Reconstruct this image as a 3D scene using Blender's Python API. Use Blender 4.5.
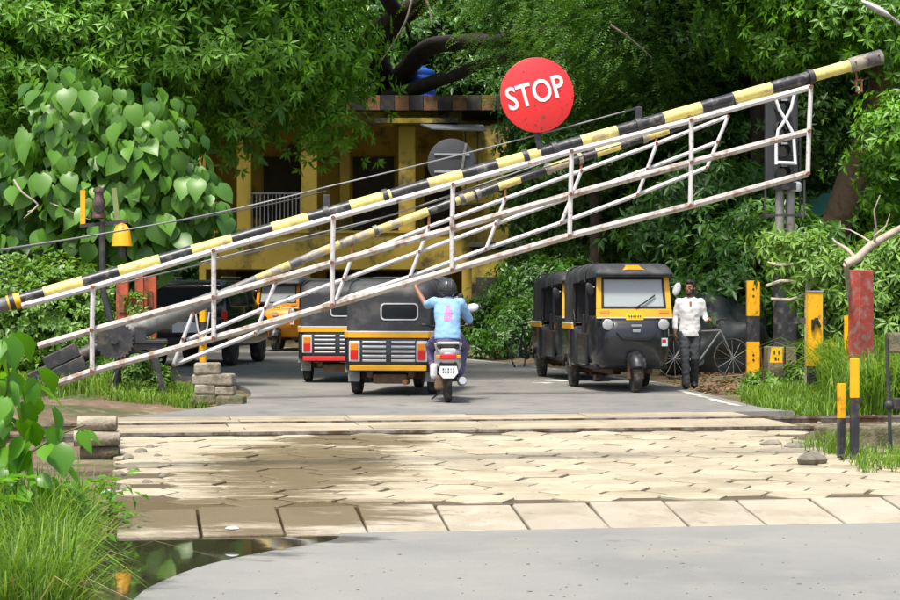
import bpy, bmesh, math, random
import numpy as np
from mathutils import Vector, Matrix, noise as mnoise

for o in list(bpy.data.objects):
    bpy.data.objects.remove(o)
S = bpy.context.scene
COL = S.collection
R = math.radians
random.seed(7)
RNG = np.random.default_rng(7)

# ------------------------------------------------------------------ camera, sky, sun, exposure
F = 2000.0           # focal length in photo pixels (900 wide)
CAMH = 1.5
HZ = 291.0
cam = bpy.data.cameras.new('camera')
cam.sensor_width = 36.0
cam.lens = 36.0 * F / 900.0
cam.clip_end = 1000
camo = bpy.data.objects.new('camera', cam)
COL.objects.link(camo)
camo.location = (0, 0, CAMH)
camo.rotation_euler = (R(90) - math.atan((300 - HZ) / F), 0, 0)
S.camera = camo

SUN_EL, SUN_AZ = R(66), R(205)      # azimuth: compass-like, 180 = behind the camera (-Y), >180 = to the left
W = bpy.data.worlds.new('World')
S.world = W
W.use_nodes = True
wn = W.node_tree.nodes
sky = wn.new('ShaderNodeTexSky')
sky.sky_type = 'NISHITA'
sky.sun_disc = False
sky.sun_elevation = SUN_EL
sky.sun_rotation = SUN_AZ
sky.air_density = 1.0
sky.dust_density = 4.0
W.node_tree.links.new(sky.outputs[0], wn['Background'].inputs[0])
wn['Background'].inputs[1].default_value = 0.15
sl = bpy.data.lights.new('sun', 'SUN')
sl.energy = 3.4
sl.angle = R(9)
sl.color = (1.0, 0.95, 0.86)
so = bpy.data.objects.new('sun', sl)
COL.objects.link(so)
sdir = Vector((math.sin(SUN_AZ) * math.cos(SUN_EL), math.cos(SUN_AZ) * math.cos(SUN_EL), math.sin(SUN_EL)))
so.rotation_euler = (-sdir).to_track_quat('-Z', 'Y').to_euler()
so.location = (0, 0, 30)
S.view_settings.view_transform = 'Standard'
S.view_settings.look = 'None'
S.view_settings.exposure = 0.62
S.view_settings.gamma = 1.0
S.render.engine = 'CYCLES'
S.cycles.max_bounces = 8
S.cycles.transparent_max_bounces = 8

# ------------------------------------------------------------------ helpers
def P(px, py, d):
    return Vector(((px - 450) / F * d, d, CAMH + (HZ - py) / F * d))

def G(px, py, z=0.0):
    d = (CAMH - z) * F / (py - HZ)
    return Vector(((px - 450) / F * d, d, z))

ROT = R(9)
TR = math.tan(ROT)
def dline(px, d0):
    """distance along a line that runs parallel to the rails and crosses the view axis at d0"""
    return d0 / (1 - TR * (px - 450) / F)

def thing(name, label, cat, loc=(0, 0, 0), rz=0.0, group=None):
    o = bpy.data.objects.new(name, None)
    COL.objects.link(o)
    o.location = loc
    o.rotation_euler = (0, 0, rz)
    o['label'] = label
    o['category'] = cat
    if group: o['group'] = group
    return o

def tag(o, label, cat, group=None, kind=None):
    o['label'] = label
    o['category'] = cat
    if group: o['group'] = group
    if kind: o['kind'] = kind
    return o

def structure(o):
    o['kind'] = 'structure'
    return o

def link(name, me, parent=None, loc=None):
    o = bpy.data.objects.new(name, me)
    COL.objects.link(o)
    if parent is not None: o.parent = parent
    if loc is not None: o.location = loc
    return o

def copy_tree(o, parent=None):
    c = o.copy()
    COL.objects.link(c)
    c.parent = parent
    for ch in list(o.children):
        copy_tree(ch, c)
    return c

class MB:
    def __init__(s):
        s.v = []; s.f = []
    def add(s, vs, fs):
        b = len(s.v)
        s.v += [tuple(v) for v in vs]
        s.f += [tuple(i + b for i in f) for f in fs]
        return s
    def box(s, c, sz, rot=None, taper=1.0):
        x, y, z = sz[0] / 2, sz[1] / 2, sz[2] / 2
        vs = [Vector((sx * x * (taper if sz_ > 0 else 1), sy * y * (taper if sz_ > 0 else 1), sz_ * z)) for sz_ in (-1, 1) for sy in (-1, 1) for sx in (-1, 1)]
        if rot is not None:
            vs = [rot @ v for v in vs]
        c = Vector(c)
        return s.add([v + c for v in vs], [(0, 2, 3, 1), (4, 5, 7, 6), (0, 1, 5, 4), (2, 6, 7, 3), (0, 4, 6, 2), (1, 3, 7, 5)])
    def bar(s, a, b, w, h, ref=(0, 0, 1)):
        a = Vector(a); b = Vector(b)
        t = (b - a); L = t.length
        t.normalize()
        r = Vector(ref)
        sx = t.cross(r)
        if sx.length < 1e-4: sx = t.cross(Vector((1, 0, 0)))
        sx.normalize()
        up = sx.cross(t)
        m = Matrix((sx, t, up)).transposed()
        return s.box((a + b) / 2, (w, L, h), m)
    def tube(s, pts, rad, n=8, ref=(0, 1, 0), caps=True):
        pts = [Vector(p) for p in pts]
        k = len(pts)
        if not isinstance(rad, (list, tuple)): rad = [rad] * k
        vs = []
        ref = Vector(ref)
        for i, p in enumerate(pts):
            t = (pts[min(i + 1, k - 1)] - pts[max(i - 1, 0)])
            if t.length < 1e-9: t = Vector((0, 0, 1))
            t.normalize()
            a = t.cross(ref)
            if a.length < 0.15:
                a = t.cross(Vector((1, 0, 0.3)))
            a.normalize()
            b = a.cross(t)
            ra, rb = rad[i] if isinstance(rad[i], (list, tuple)) else (rad[i], rad[i])
            for j in range(n):
                an = 2 * math.pi * j / n
                vs.append(p + a * (ra * math.cos(an)) + b * (rb * math.sin(an)))
        fs = []
        for i in range(k - 1):
            for j in range(n):
                j2 = (j + 1) % n
                fs.append((i * n + j, i * n + j2, (i + 1) * n + j2, (i + 1) * n + j))
        if caps:
            fs.append(tuple(range(n - 1, -1, -1)))
            fs.append(tuple((k - 1) * n + j for j in range(n)))
        return s.add(vs, fs)
    def ell(s, c, r, n=12, m=8, rot=None):
        c = Vector(c)
        if not isinstance(r, (list, tuple)): r = (r, r, r)
        vs = [Vector((0, 0, -r[2]))]
        for i in range(1, m):
            a = -math.pi / 2 + math.pi * i / m
            for j in range(n):
                b = 2 * math.pi * j / n
                vs.append(Vector((r[0] * math.cos(a) * math.cos(b), r[1] * math.cos(a) * math.sin(b), r[2] * math.sin(a))))
        vs.append(Vector((0, 0, r[2])))
        if rot is not None: vs = [rot @ v for v in vs]
        fs = []
        for j in range(n):
            fs.append((0, 1 + (j + 1) % n, 1 + j))
        for i in range(m - 2):
            for j in range(n):
                a = 1 + i * n + j; b = 1 + i * n + (j + 1) % n
                fs.append((a, b, b + n, a + n))
        L = len(vs) - 1
        q = 1 + (m - 2) * n
        for j in range(n):
            fs.append((L, q + j, q + (j + 1) % n))
        return s.add([v + c for v in vs], fs)
    def lathe(s, prof, c, axis='z', n=20):
        """prof: list of (radius, height along the axis)"""
        c = Vector(c); vs = []
        for r, h in prof:
            for j in range(n):
                a = 2 * math.pi * j / n
                u, v = r * math.cos(a), r * math.sin(a)
                vs.append(c + (Vector((u, v, h)) if axis == 'z' else Vector((h, u, v)) if axis == 'x' else Vector((v, h, u))))
        fs = []
        k = len(prof)
        for i in range(k - 1):
            for j in range(n):
                j2 = (j + 1) % n
                fs.append((i * n + j, i * n + j2, (i + 1) * n + j2, (i + 1) * n + j))
        fs.append(tuple(range(n - 1, -1, -1)))
        fs.append(tuple((k - 1) * n + j for j in range(n)))
        return s.add(vs, fs)
    def loft(s, rings, closed=True, caps=True):
        n = len(rings[0]); vs = [v for r in rings for v in r]; fs = []
        for i in range(len(rings) - 1):
            for j in range(n if closed else n - 1):
                j2 = (j + 1) % n
                fs.append((i * n + j, i * n + j2, (i + 1) * n + j2, (i + 1) * n + j))
        if caps and closed:
            fs.append(tuple(range(n - 1, -1, -1)))
            fs.append(tuple((len(rings) - 1) * n + j for j in range(n)))
        return s.add(vs, fs)
    def prism(s, poly, z0, z1):
        n = len(poly)
        vs = [(x, y, z0) for x, y in poly] + [(x, y, z1) for x, y in poly]
        fs = [tuple(range(n - 1, -1, -1)), tuple(range(n, 2 * n))]
        for i in range(n):
            j = (i + 1) % n
            fs.append((i, j, n + j, n + i))
        return s.add(vs, fs)
    def mesh(s, name, mat, smooth=None, bevel=0.0, seg=2):
        me = bpy.data.meshes.new(name)
        me.from_pydata(s.v, [], s.f)
        bm = bmesh.new(); bm.from_mesh(me)
        bmesh.ops.recalc_face_normals(bm, faces=bm.faces)
        if bevel:
            es = [e for e in bm.edges if len(e.link_faces) == 2 and e.calc_face_angle(0) > R(30)]
            bmesh.ops.bevel(bm, geom=es, offset=bevel, segments=seg, profile=0.5, affect='EDGES', clamp_overlap=True)
        bm.to_mesh(me); bm.free()
        if smooth is not None:
            me.shade_smooth()
            me.set_sharp_from_angle(angle=R(smooth))
        me.materials.append(mat)
        return me
    def build(s, name, mat, parent=None, smooth=None, bevel=0.0, seg=2):
        return link(name, s.mesh(name, mat, smooth, bevel, seg), parent)

# ------------------------------------------------------------------ materials
def mat(name, col, rough=0.6, metal=0.0, var=0.15, scale=6.0, bump=0.0, bscale=60.0, dirt=None, dirt_amt=0.0, dscale=3.0, spec=0.5, rnd=0.0, detail=6.0, coat=0.0):
    m = bpy.data.materials.new(name)
    m.use_nodes = True
    nt = m.node_tree; N = nt.nodes; L = nt.links
    bs = N['Principled BSDF']
    bs.inputs['Roughness'].default_value = rough
    bs.inputs['Metallic'].default_value = metal
    bs.inputs['Specular IOR Level'].default_value = spec
    bs.inputs['Coat Weight'].default_value = coat
    tc = N.new('ShaderNodeTexCoord')
    nz = N.new('ShaderNodeTexNoise')
    nz.inputs['Scale'].default_value = scale
    nz.inputs['Detail'].default_value = detail
    L.new(tc.outputs['Object'], nz.inputs['Vector'])
    mr = N.new('ShaderNodeMapRange')
    mr.inputs['From Min'].default_value = 0.3
    mr.inputs['From Max'].default_value = 0.7
    mr.inputs['To Min'].default_value = 1 - var
    mr.inputs['To Max'].default_value = 1 + var
    L.new(nz.outputs['Fac'], mr.inputs['Value'])
    val = mr.outputs[0]
    if rnd:
        oi = N.new('ShaderNodeObjectInfo')
        m2 = N.new('ShaderNodeMapRange')
        m2.inputs['To Min'].default_value = 1 - rnd
        m2.inputs['To Max'].default_value = 1 + rnd
        L.new(oi.outputs['Random'], m2.inputs['Value'])
        mm = N.new('ShaderNodeMath'); mm.operation = 'MULTIPLY'
        L.new(val, mm.inputs[0]); L.new(m2.outputs[0], mm.inputs[1])
        val = mm.outputs[0]
    mx = N.new('ShaderNodeVectorMath'); mx.operation = 'SCALE'
    mx.inputs[0].default_value = col[:3]
    L.new(val, mx.inputs['Scale'])
    out = mx.outputs[0]
    if dirt is not None:
        n2 = N.new('ShaderNodeTexNoise')
        n2.inputs['Scale'].default_value = dscale
        n2.inputs['Detail'].default_value = 8
        n2.inputs['Roughness'].default_value = 0.65
        L.new(tc.outputs['Object'], n2.inputs['Vector'])
        r2 = N.new('ShaderNodeMapRange')
        r2.inputs['From Min'].default_value = 0.62 - dirt_amt * 0.35
        r2.inputs['From Max'].default_value = 0.72 - dirt_amt * 0.25
        L.new(n2.outputs['Fac'], r2.inputs['Value'])
        mc = N.new('ShaderNodeMix'); mc.data_type = 'RGBA'
        L.new(r2.outputs[0], mc.inputs['Factor'])
        L.new(out, mc.inputs['A'])
        mc.inputs['B'].default_value = (*dirt[:3], 1)
        out = mc.outputs['Result']
    L.new(out, bs.inputs['Base Color'])
    if bump:
        nb = N.new('ShaderNodeTexNoise')
        nb.inputs['Scale'].default_value = bscale
        nb.inputs['Detail'].default_value = 5
        L.new(tc.outputs['Object'], nb.inputs['Vector'])
        bp = N.new('ShaderNodeBump')
        bp.inputs['Strength'].default_value = bump
        bp.inputs['Distance'].default_value = 0.02
        L.new(nb.outputs['Fac'], bp.inputs['Height'])
        L.new(bp.outputs[0], bs.inputs['Normal'])
    return m

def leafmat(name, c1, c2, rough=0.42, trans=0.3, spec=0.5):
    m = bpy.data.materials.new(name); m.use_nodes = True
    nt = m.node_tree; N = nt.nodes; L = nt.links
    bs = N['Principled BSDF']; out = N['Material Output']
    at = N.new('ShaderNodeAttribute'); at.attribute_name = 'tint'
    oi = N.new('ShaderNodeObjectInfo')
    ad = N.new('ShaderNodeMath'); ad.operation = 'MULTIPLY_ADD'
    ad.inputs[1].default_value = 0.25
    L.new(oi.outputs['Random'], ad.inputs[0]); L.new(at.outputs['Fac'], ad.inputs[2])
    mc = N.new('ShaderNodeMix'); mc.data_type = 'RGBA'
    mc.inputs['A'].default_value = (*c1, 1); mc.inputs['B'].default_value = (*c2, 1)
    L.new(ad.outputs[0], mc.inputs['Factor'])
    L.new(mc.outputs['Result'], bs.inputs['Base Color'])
    bs.inputs['Roughness'].default_value = rough
    bs.inputs['Specular IOR Level'].default_value = spec
    tr = N.new('ShaderNodeBsdfTranslucent')
    hs = N.new('ShaderNodeMix'); hs.data_type = 'RGBA'; hs.blend_type = 'MULTIPLY'
    hs.inputs['Factor'].default_value = 1
    hs.inputs['B'].default_value = (1.9, 1.7, 0.6, 1)
    L.new(mc.outputs['Result'], hs.inputs['A'])
    L.new(hs.outputs['Result'], tr.inputs['Color'])
    ms = N.new('ShaderNodeMixShader'); ms.inputs[0].default_value = trans
    L.new(bs.outputs[0], ms.inputs[1]); L.new(tr.outputs[0], ms.inputs[2])
    L.new(ms.outputs[0], out.inputs['Surface'])
    return m

def glassmat(name, col=(0.5, 0.55, 0.55), rough=0.03, alpha_trans=1.0):
    m = bpy.data.materials.new(name); m.use_nodes = True
    bs = m.node_tree.nodes['Principled BSDF']
    bs.inputs['Base Color'].default_value = (*col, 1)
    bs.inputs['Roughness'].default_value = rough
    bs.inputs['Transmission Weight'].default_value = alpha_trans
    bs.inputs['IOR'].default_value = 1.45
    return m

M = {}
def mk(k, *a, **kw):
    M[k] = mat(k, *a, **kw)
mk('boom_yellow', (0.74, 0.63, 0.19), 0.5, var=0.12, scale=9, dirt=(0.42, 0.33, 0.16), dirt_amt=0.32, dscale=7)
mk('boom_yellow_worn', (0.62, 0.48, 0.12), 0.6, var=0.2, scale=9, dirt=(0.30, 0.27, 0.24), dirt_amt=0.62, dscale=6)
mk('boom_black', (0.022, 0.023, 0.026), 0.38, var=0.3, scale=9, dirt=(0.16, 0.15, 0.13), dirt_amt=0.22, dscale=9)
mk('boom_black_worn', (0.09, 0.09, 0.095), 0.5, var=0.3, scale=9, dirt=(0.32, 0.29, 0.22), dirt_amt=0.5, dscale=6)
mk('boom_grey', (0.16, 0.165, 0.155), 0.5, var=0.2, scale=5, dirt=(0.07, 0.07, 0.065), dirt_amt=0.35, dscale=5)
mk('white_paint', (0.58, 0.565, 0.55), 0.5, var=0.1, scale=8, dirt=(0.20, 0.11, 0.07), dirt_amt=0.16, dscale=14)
mk('dirty_white_paint', (0.43, 0.405, 0.38), 0.55, var=0.14, scale=8, dirt=(0.23, 0.15, 0.10), dirt_amt=0.34, dscale=9)
mk('grey_paint', (0.33, 0.33, 0.33), 0.55, var=0.14, scale=8, dirt=(0.16, 0.14, 0.12), dirt_amt=0.3, dscale=9)
mk('rust', (0.20, 0.075, 0.035), 0.85, var=0.4, scale=20, bump=0.3)
mk('iron', (0.035, 0.036, 0.04), 0.5, var=0.3, scale=8, dirt=(0.10, 0.08, 0.06), dirt_amt=0.3, dscale=6, bump=0.15)
mk('red_oxide', (0.42, 0.085, 0.035), 0.75, var=0.25, scale=6, dirt=(0.10, 0.05, 0.04), dirt_amt=0.4, dscale=5, bump=0.2)
mk('red_paint', (0.40, 0.06, 0.04), 0.8, var=0.25, scale=7, dirt=(0.33, 0.20, 0.17), dirt_amt=0.42, dscale=8, bump=0.25)
mk('orange_yellow', (0.86, 0.43, 0.008), 0.45, var=0.08, scale=5, dirt=(0.35, 0.17, 0.02), dirt_amt=0.22, dscale=8)
mk('post_black', (0.03, 0.03, 0.035), 0.5, var=0.25, scale=6, dirt=(0.13, 0.12, 0.10), dirt_amt=0.3, dscale=6)
mk('stop_red', (0.80, 0.035, 0.038), 0.38, var=0.05, scale=3, dirt=(0.30, 0.02, 0.02), dirt_amt=0.12, dscale=16)
mk('stop_white', (0.82, 0.80, 0.80), 0.5, var=0.05)
mk('disc_back', (0.035, 0.037, 0.04), 0.6, var=0.2, scale=6)
mk('concrete', (0.33, 0.29, 0.22), 0.85, var=0.25, scale=7, dirt=(0.13, 0.11, 0.07), dirt_amt=0.35, dscale=4, bump=0.5, bscale=40, rnd=0.12)
mk('mossy_concrete', (0.20, 0.17, 0.11), 0.9, var=0.3, scale=7, dirt=(0.07, 0.08, 0.03), dirt_amt=0.5, dscale=5, bump=0.5, bscale=40, rnd=0.15)
mk('steel_rail', (0.34, 0.30, 0.26), 0.4, metal=0.5, var=0.3, scale=12, dirt=(0.13, 0.07, 0.04), dirt_amt=0.5, dscale=4)
mk('rail_head', (0.30, 0.27, 0.25), 0.35, metal=0.6, var=0.2, scale=12)
mk('tar', (0.10, 0.095, 0.085), 0.8, var=0.25, scale=10, dirt=(0.30, 0.27, 0.21), dirt_amt=0.55, dscale=5, bump=0.4)
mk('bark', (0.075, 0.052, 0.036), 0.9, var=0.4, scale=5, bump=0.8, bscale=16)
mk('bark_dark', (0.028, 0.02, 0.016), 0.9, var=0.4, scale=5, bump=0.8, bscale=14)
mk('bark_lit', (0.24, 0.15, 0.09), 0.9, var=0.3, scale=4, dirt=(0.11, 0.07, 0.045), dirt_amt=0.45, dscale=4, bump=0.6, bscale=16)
mk('dead_wood', (0.42, 0.36, 0.28), 0.85, var=0.25, scale=8, bump=0.4)
mk('stem', (0.11, 0.13, 0.03), 0.7, var=0.3)
mk('house_yellow', (0.62, 0.44, 0.08), 0.85, var=0.12, scale=1.2, dirt=(0.09, 0.085, 0.05), dirt_amt=0.30, dscale=0.9, bump=0.15)
mk('house_yellow_mould', (0.55, 0.42, 0.07), 0.9, var=0.2, scale=1.2, dirt=(0.035, 0.035, 0.025), dirt_amt=0.6, dscale=0.8, bump=0.15)
mk('house_shade', (0.05, 0.05, 0.05), 0.9, var=0.2, scale=2)
mk('roof_black', (0.035, 0.035, 0.04), 0.85, var=0.3, scale=3, dirt=(0.09, 0.07, 0.05), dirt_amt=0.4)
mk('roof_ochre', (0.26, 0.13, 0.055), 0.85, var=0.3, scale=3, dirt=(0.08, 0.06, 0.04), dirt_amt=0.45)
mk('door_wood', (0.06, 0.05, 0.045), 0.7, var=0.3, scale=3)
mk('awning', (0.13, 0.145, 0.16), 0.6, var=0.25, scale=3)
mk('tank_blue', (0.02, 0.10, 0.48), 0.45, var=0.1, scale=2)
mk('grille', (0.30, 0.31, 0.33), 0.6, var=0.15)
mk('black_body', (0.022, 0.024, 0.028), 0.25, var=0.12, scale=3, dirt=(0.09, 0.08, 0.07), dirt_amt=0.08, dscale=3, coat=0.3)
mk('canopy', (0.035, 0.037, 0.042), 0.62, var=0.22, scale=3, dirt=(0.075, 0.075, 0.075), dirt_amt=0.3, dscale=3, bump=0.2, bscale=20)
mk('black_trim', (0.015, 0.015, 0.017), 0.55, var=0.2)
mk('auto_yellow', (0.80, 0.40, 0.012), 0.35, var=0.06, scale=4, coat=0.3)
mk('auto_orange', (0.80, 0.28, 0.01), 0.4, var=0.08, scale=4)
mk('chrome', (0.75, 0.76, 0.77), 0.18, metal=1.0, var=0.05)
mk('silver', (0.52, 0.53, 0.55), 0.32, metal=0.5, var=0.06)
mk('pale_trim', (0.60, 0.61, 0.62), 0.45, var=0.12)
mk('plate_yellow', (0.88, 0.55, 0.01), 0.5, var=0.04)
mk('plate_white', (0.76, 0.77, 0.78), 0.5, var=0.05)
mk('ink', (0.02, 0.02, 0.02), 0.6, var=0.05)
mk('lens_red', (0.65, 0.012, 0.012), 0.2, var=0.05, coat=0.5)
mk('lens_amber', (0.75, 0.25, 0.01), 0.2, var=0.05, coat=0.5)
mk('lens_clear', (0.55, 0.56, 0.56), 0.15, metal=0.2, var=0.08)
mk('red_strip', (0.62, 0.03, 0.03), 0.4, var=0.08)
mk('tyre', (0.025, 0.025, 0.025), 0.85, var=0.25, scale=14, dirt=(0.12, 0.10, 0.075), dirt_amt=0.4, dscale=7, bump=0.3)
mk('rim', (0.20, 0.19, 0.18), 0.5, metal=0.4, var=0.2)
mk('mud', (0.16, 0.10, 0.06), 0.9, var=0.25, scale=10, bump=0.4)
mk('seat_vinyl', (0.025, 0.025, 0.028), 0.45, var=0.15)
mk('suv_paint', (0.012, 0.014, 0.018), 0.2, var=0.08, coat=0.6)
mk('dark_glass', (0.02, 0.025, 0.028), 0.06, var=0.05, spec=0.8)
mk('skin', (0.26, 0.125, 0.075), 0.5, var=0.08, scale=8)
mk('hair', (0.010, 0.008, 0.007), 0.55, var=0.25, scale=40, bump=0.4, bscale=120)
mk('shirt_white', (0.80, 0.79, 0.79), 0.8, var=0.04, bump=0.15, bscale=24)
mk('shirt_blue', (0.25, 0.46, 0.72), 0.8, var=0.06, bump=0.15, bscale=24)
mk('print_pink', (0.66, 0.22, 0.42), 0.8, var=0.12, scale=18)
mk('jeans_grey', (0.055, 0.060, 0.068), 0.85, var=0.28, scale=5, bump=0.15, bscale=30)
mk('trousers_purple', (0.12, 0.10, 0.21), 0.85, var=0.18, scale=5, bump=0.15, bscale=30)
mk('shoe', (0.02, 0.018, 0.016), 0.5, var=0.2)
mk('eye_white', (0.7, 0.68, 0.65), 0.3, var=0.03)
mk('helmet', (0.05, 0.055, 0.06), 0.22, metal=0.2, var=0.15, coat=0.5)
mk('tarp_dark', (0.013, 0.019, 0.019), 0.55, var=0.3, scale=3, bump=0.4, bscale=8)
mk('tarp_teal', (0.03, 0.16, 0.13), 0.6, var=0.25, scale=3)
mk('post_metal', (0.30, 0.30, 0.27), 0.5, metal=0.3, var=0.22, scale=6, dirt=(0.13, 0.09, 0.06), dirt_amt=0.3, dscale=5)
mk('post_green', (0.20, 0.26, 0.08), 0.6, var=0.2)
mk('signal_board', (0.030, 0.034, 0.038), 0.6, var=0.25, scale=5)
mk('rope_white', (0.78, 0.79, 0.80), 0.6, var=0.06)
mk('cable', (0.06, 0.06, 0.065), 0.6, var=0.1)
mk('cable_pale', (0.24, 0.245, 0.25), 0.5, var=0.1)
mk('lantern_grey', (0.13, 0.09, 0.085), 0.4, metal=0.5, var=0.3, scale=14, dirt=(0.18, 0.08, 0.04), dirt_amt=0.4, dscale=10)
mk('litter', (0.45, 0.52, 0.62), 0.6, var=0.4, scale=12)
mk('rock', (0.20, 0.18, 0.14), 0.9, var=0.3, scale=9, bump=0.6, bscale=25, rnd=0.2)
mk('road_line', (0.62, 0.60, 0.52), 0.7, var=0.15, scale=5, dirt=(0.14, 0.14, 0.135), dirt_amt=0.45, dscale=4)
M['glass'] = glassmat('glass', (0.75, 0.8, 0.8))
M['pale_sheen_glass'] = glassmat('pale_sheen_glass', (0.62, 0.68, 0.68), 0.12, 0.42)  # pale film colour stands in for whitish sky reflections on the windscreen
mk('flap', (0.33, 0.34, 0.34), 0.7, var=0.2, dirt=(0.15, 0.12, 0.09), dirt_amt=0.4, dscale=8)

# ground-type materials that need several layers
def ground_mat(name, base, spots, rough=0.9):
    """spots: list of (colour, noise scale, from, to)"""
    m = bpy.data.materials.new(name); m.use_nodes = True
    nt = m.node_tree; N = nt.nodes; L = nt.links
    bs = N['Principled BSDF']; bs.inputs['Roughness'].default_value = rough
    geo = N.new('ShaderNodeNewGeometry')
    col = None
    for i, (c, sc, a, b) in enumerate(spots):
        nz = N.new('ShaderNodeTexNoise'); nz.inputs['Scale'].default_value = sc
        nz.inputs['Detail'].default_value = 9; nz.inputs['Roughness'].default_value = 0.62
        L.new(geo.outputs['Position'], nz.inputs['Vector'])
        mr = N.new('ShaderNodeMapRange')
        mr.inputs['From Min'].default_value = a; mr.inputs['From Max'].default_value = b
        L.new(nz.outputs['Fac'], mr.inputs['Value'])
        mc = N.new('ShaderNodeMix'); mc.data_type = 'RGBA'
        L.new(mr.outputs[0], mc.inputs['Factor'])
        if col is None: mc.inputs['A'].default_value = (*base, 1)
        else: L.new(col, mc.inputs['A'])
        mc.inputs['B'].default_value = (*c, 1)
        col = mc.outputs['Result']
    L.new(col, bs.inputs['Base Color'])
    nb = N.new('ShaderNodeTexNoise'); nb.inputs['Scale'].default_value = 55
    nb.inputs['Detail'].default_value = 6
    L.new(geo.outputs['Position'], nb.inputs['Vector'])
    bp = N.new('ShaderNodeBump'); bp.inputs['Strength'].default_value = 0.35; bp.inputs['Distance'].default_value = 0.015
    L.new(nb.outputs['Fac'], bp.inputs['Height']); L.new(bp.outputs[0], bs.inputs['Normal'])
    return m

M['dirt'] = ground_mat('dirt', (0.15, 0.10, 0.06), [((0.06, 0.075, 0.02), 0.9, 0.45, 0.6), ((0.26, 0.20, 0.13), 2.5, 0.52, 0.68), ((0.05, 0.035, 0.022), 6, 0.55, 0.75)])
M['asphalt_near'] = ground_mat('asphalt_near', (0.235, 0.235, 0.212), [((0.195, 0.197, 0.182), 0.5, 0.42, 0.62), ((0.27, 0.262, 0.225), 1.6, 0.5, 0.75), ((0.15, 0.15, 0.14), 9, 0.62, 0.8), ((0.34, 0.33, 0.29), 120, 0.62, 0.70), ((0.09, 0.09, 0.085), 75, 0.66, 0.72), ((0.15, 0.14, 0.12), 0.9, 0.64, 0.70)], 0.8)
M['asphalt_far'] = ground_mat('asphalt_far', (0.185, 0.18, 0.165), [((0.235, 0.225, 0.20), 0.6, 0.45, 0.65), ((0.115, 0.118, 0.118), 2.0, 0.52, 0.7), ((0.28, 0.27, 0.24), 100, 0.66, 0.74)], 0.8)

ROTW = R(9)
def paver_mat(name, base, wet=True, rnd=0.12, spots=((-1.3, 17.2, 0.95, 3.0), (-1.55, 13.9, 1.35, 0.9), (-0.95, 20.0, 0.8, 1.0)), src_mat=None, wetcol=(0.125, 0.088, 0.036), stretch=(1.1, 4.2, 1)):
    m = src_mat or ground_mat(name, base, [((base[0] * 0.72, base[1] * 0.70, base[2] * 0.62), 1.3, 0.45, 0.68), ((base[0] * 1.12, base[1] * 1.12, base[2] * 1.12), 3.2, 0.5, 0.7), ((0.20, 0.16, 0.10), 7.0, 0.60, 0.74)], 0.8)
    nt = m.node_tree; N = nt.nodes; L = nt.links
    bs = N['Principled BSDF']
    src = bs.inputs['Base Color'].links[0].from_socket
    oi = N.new('ShaderNodeObjectInfo')
    m2 = N.new('ShaderNodeMapRange'); m2.inputs['To Min'].default_value = 1 - rnd; m2.inputs['To Max'].default_value = 1 + rnd
    L.new(oi.outputs['Random'], m2.inputs['Value'])
    sc = N.new('ShaderNodeVectorMath'); sc.operation = 'SCALE'
    L.new(src, sc.inputs[0]); L.new(m2.outputs[0], sc.inputs['Scale'])
    out = sc.outputs[0]
    if wet:
        # a spill of muddy water with its own outline, drying at the rim
        geo = N.new('ShaderNodeNewGeometry')
        acc = None
        for (cx, cy, rx, ry) in spots:
            mp = N.new('ShaderNodeMapping')
            mp.inputs['Location'].default_value = (-cx / rx, -cy / ry, 0)
            mp.inputs['Scale'].default_value = (1 / rx, 1 / ry, 0)
            L.new(geo.outputs['Position'], mp.inputs['Vector'])
            ln = N.new('ShaderNodeVectorMath'); ln.operation = 'LENGTH'
            L.new(mp.outputs[0], ln.inputs[0])
            if acc is None: acc = ln.outputs['Value']
            else:
                mi = N.new('ShaderNodeMath'); mi.operation = 'MINIMUM'
                L.new(acc, mi.inputs[0]); L.new(ln.outputs['Value'], mi.inputs[1]); acc = mi.outputs[0]
        nz = N.new('ShaderNodeTexNoise'); nz.inputs['Scale'].default_value = 1.0; nz.inputs['Detail'].default_value = 9; nz.inputs['Roughness'].default_value = 0.68
        mpn = N.new('ShaderNodeMapping'); mpn.inputs['Scale'].default_value = stretch; mpn.inputs['Rotation'].default_value = (0, 0, -ROTW)
        L.new(geo.outputs['Position'], mpn.inputs['Vector']); L.new(mpn.outputs[0], nz.inputs['Vector'])
        ma = N.new('ShaderNodeMath'); ma.operation = 'MULTIPLY_ADD'; ma.inputs[1].default_value = 2.6
        L.new(nz.outputs['Fac'], ma.inputs[0]); L.new(acc, ma.inputs[2])
        mr = N.new('ShaderNodeMapRange')
        mr.inputs['From Min'].default_value = 2.40; mr.inputs['From Max'].default_value = 1.98
        mr.inputs['To Min'].default_value = 0.0; mr.inputs['To Max'].default_value = 0.85
        L.new(ma.outputs[0], mr.inputs['Value'])
        mc = N.new('ShaderNodeMix'); mc.data_type = 'RGBA'
        L.new(mr.outputs[0], mc.inputs['Factor']); L.new(out, mc.inputs['A'])
        mc.inputs['B'].default_value = (*wetcol, 1)
        out = mc.outputs['Result']
        rr = N.new('ShaderNodeMapRange'); rr.inputs['From Max'].default_value = 0.85
        rr.inputs['To Min'].default_value = 0.8; rr.inputs['To Max'].default_value = 0.42
        L.new(mr.outputs[0], rr.inputs['Value']); L.new(rr.outputs[0], bs.inputs['Roughness'])
    L.new(out, bs.inputs['Base Color'])
    return m
M['paver'] = paver_mat('paver', (0.41, 0.36, 0.255))
M['paver_bed'] = paver_mat('paver_bed', (0.11, 0.085, 0.05))
paver_mat('', (0, 0, 0), src_mat=M['asphalt_near'], rnd=0.0, wetcol=(0.075, 0.072, 0.06), spots=((-1.55, 12.35, 0.62, 0.55), (-1.95, 10.8, 0.42, 0.7), (-0.8, 12.9, 0.5, 0.2),), stretch=(1.5, 3.0, 1))
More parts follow.
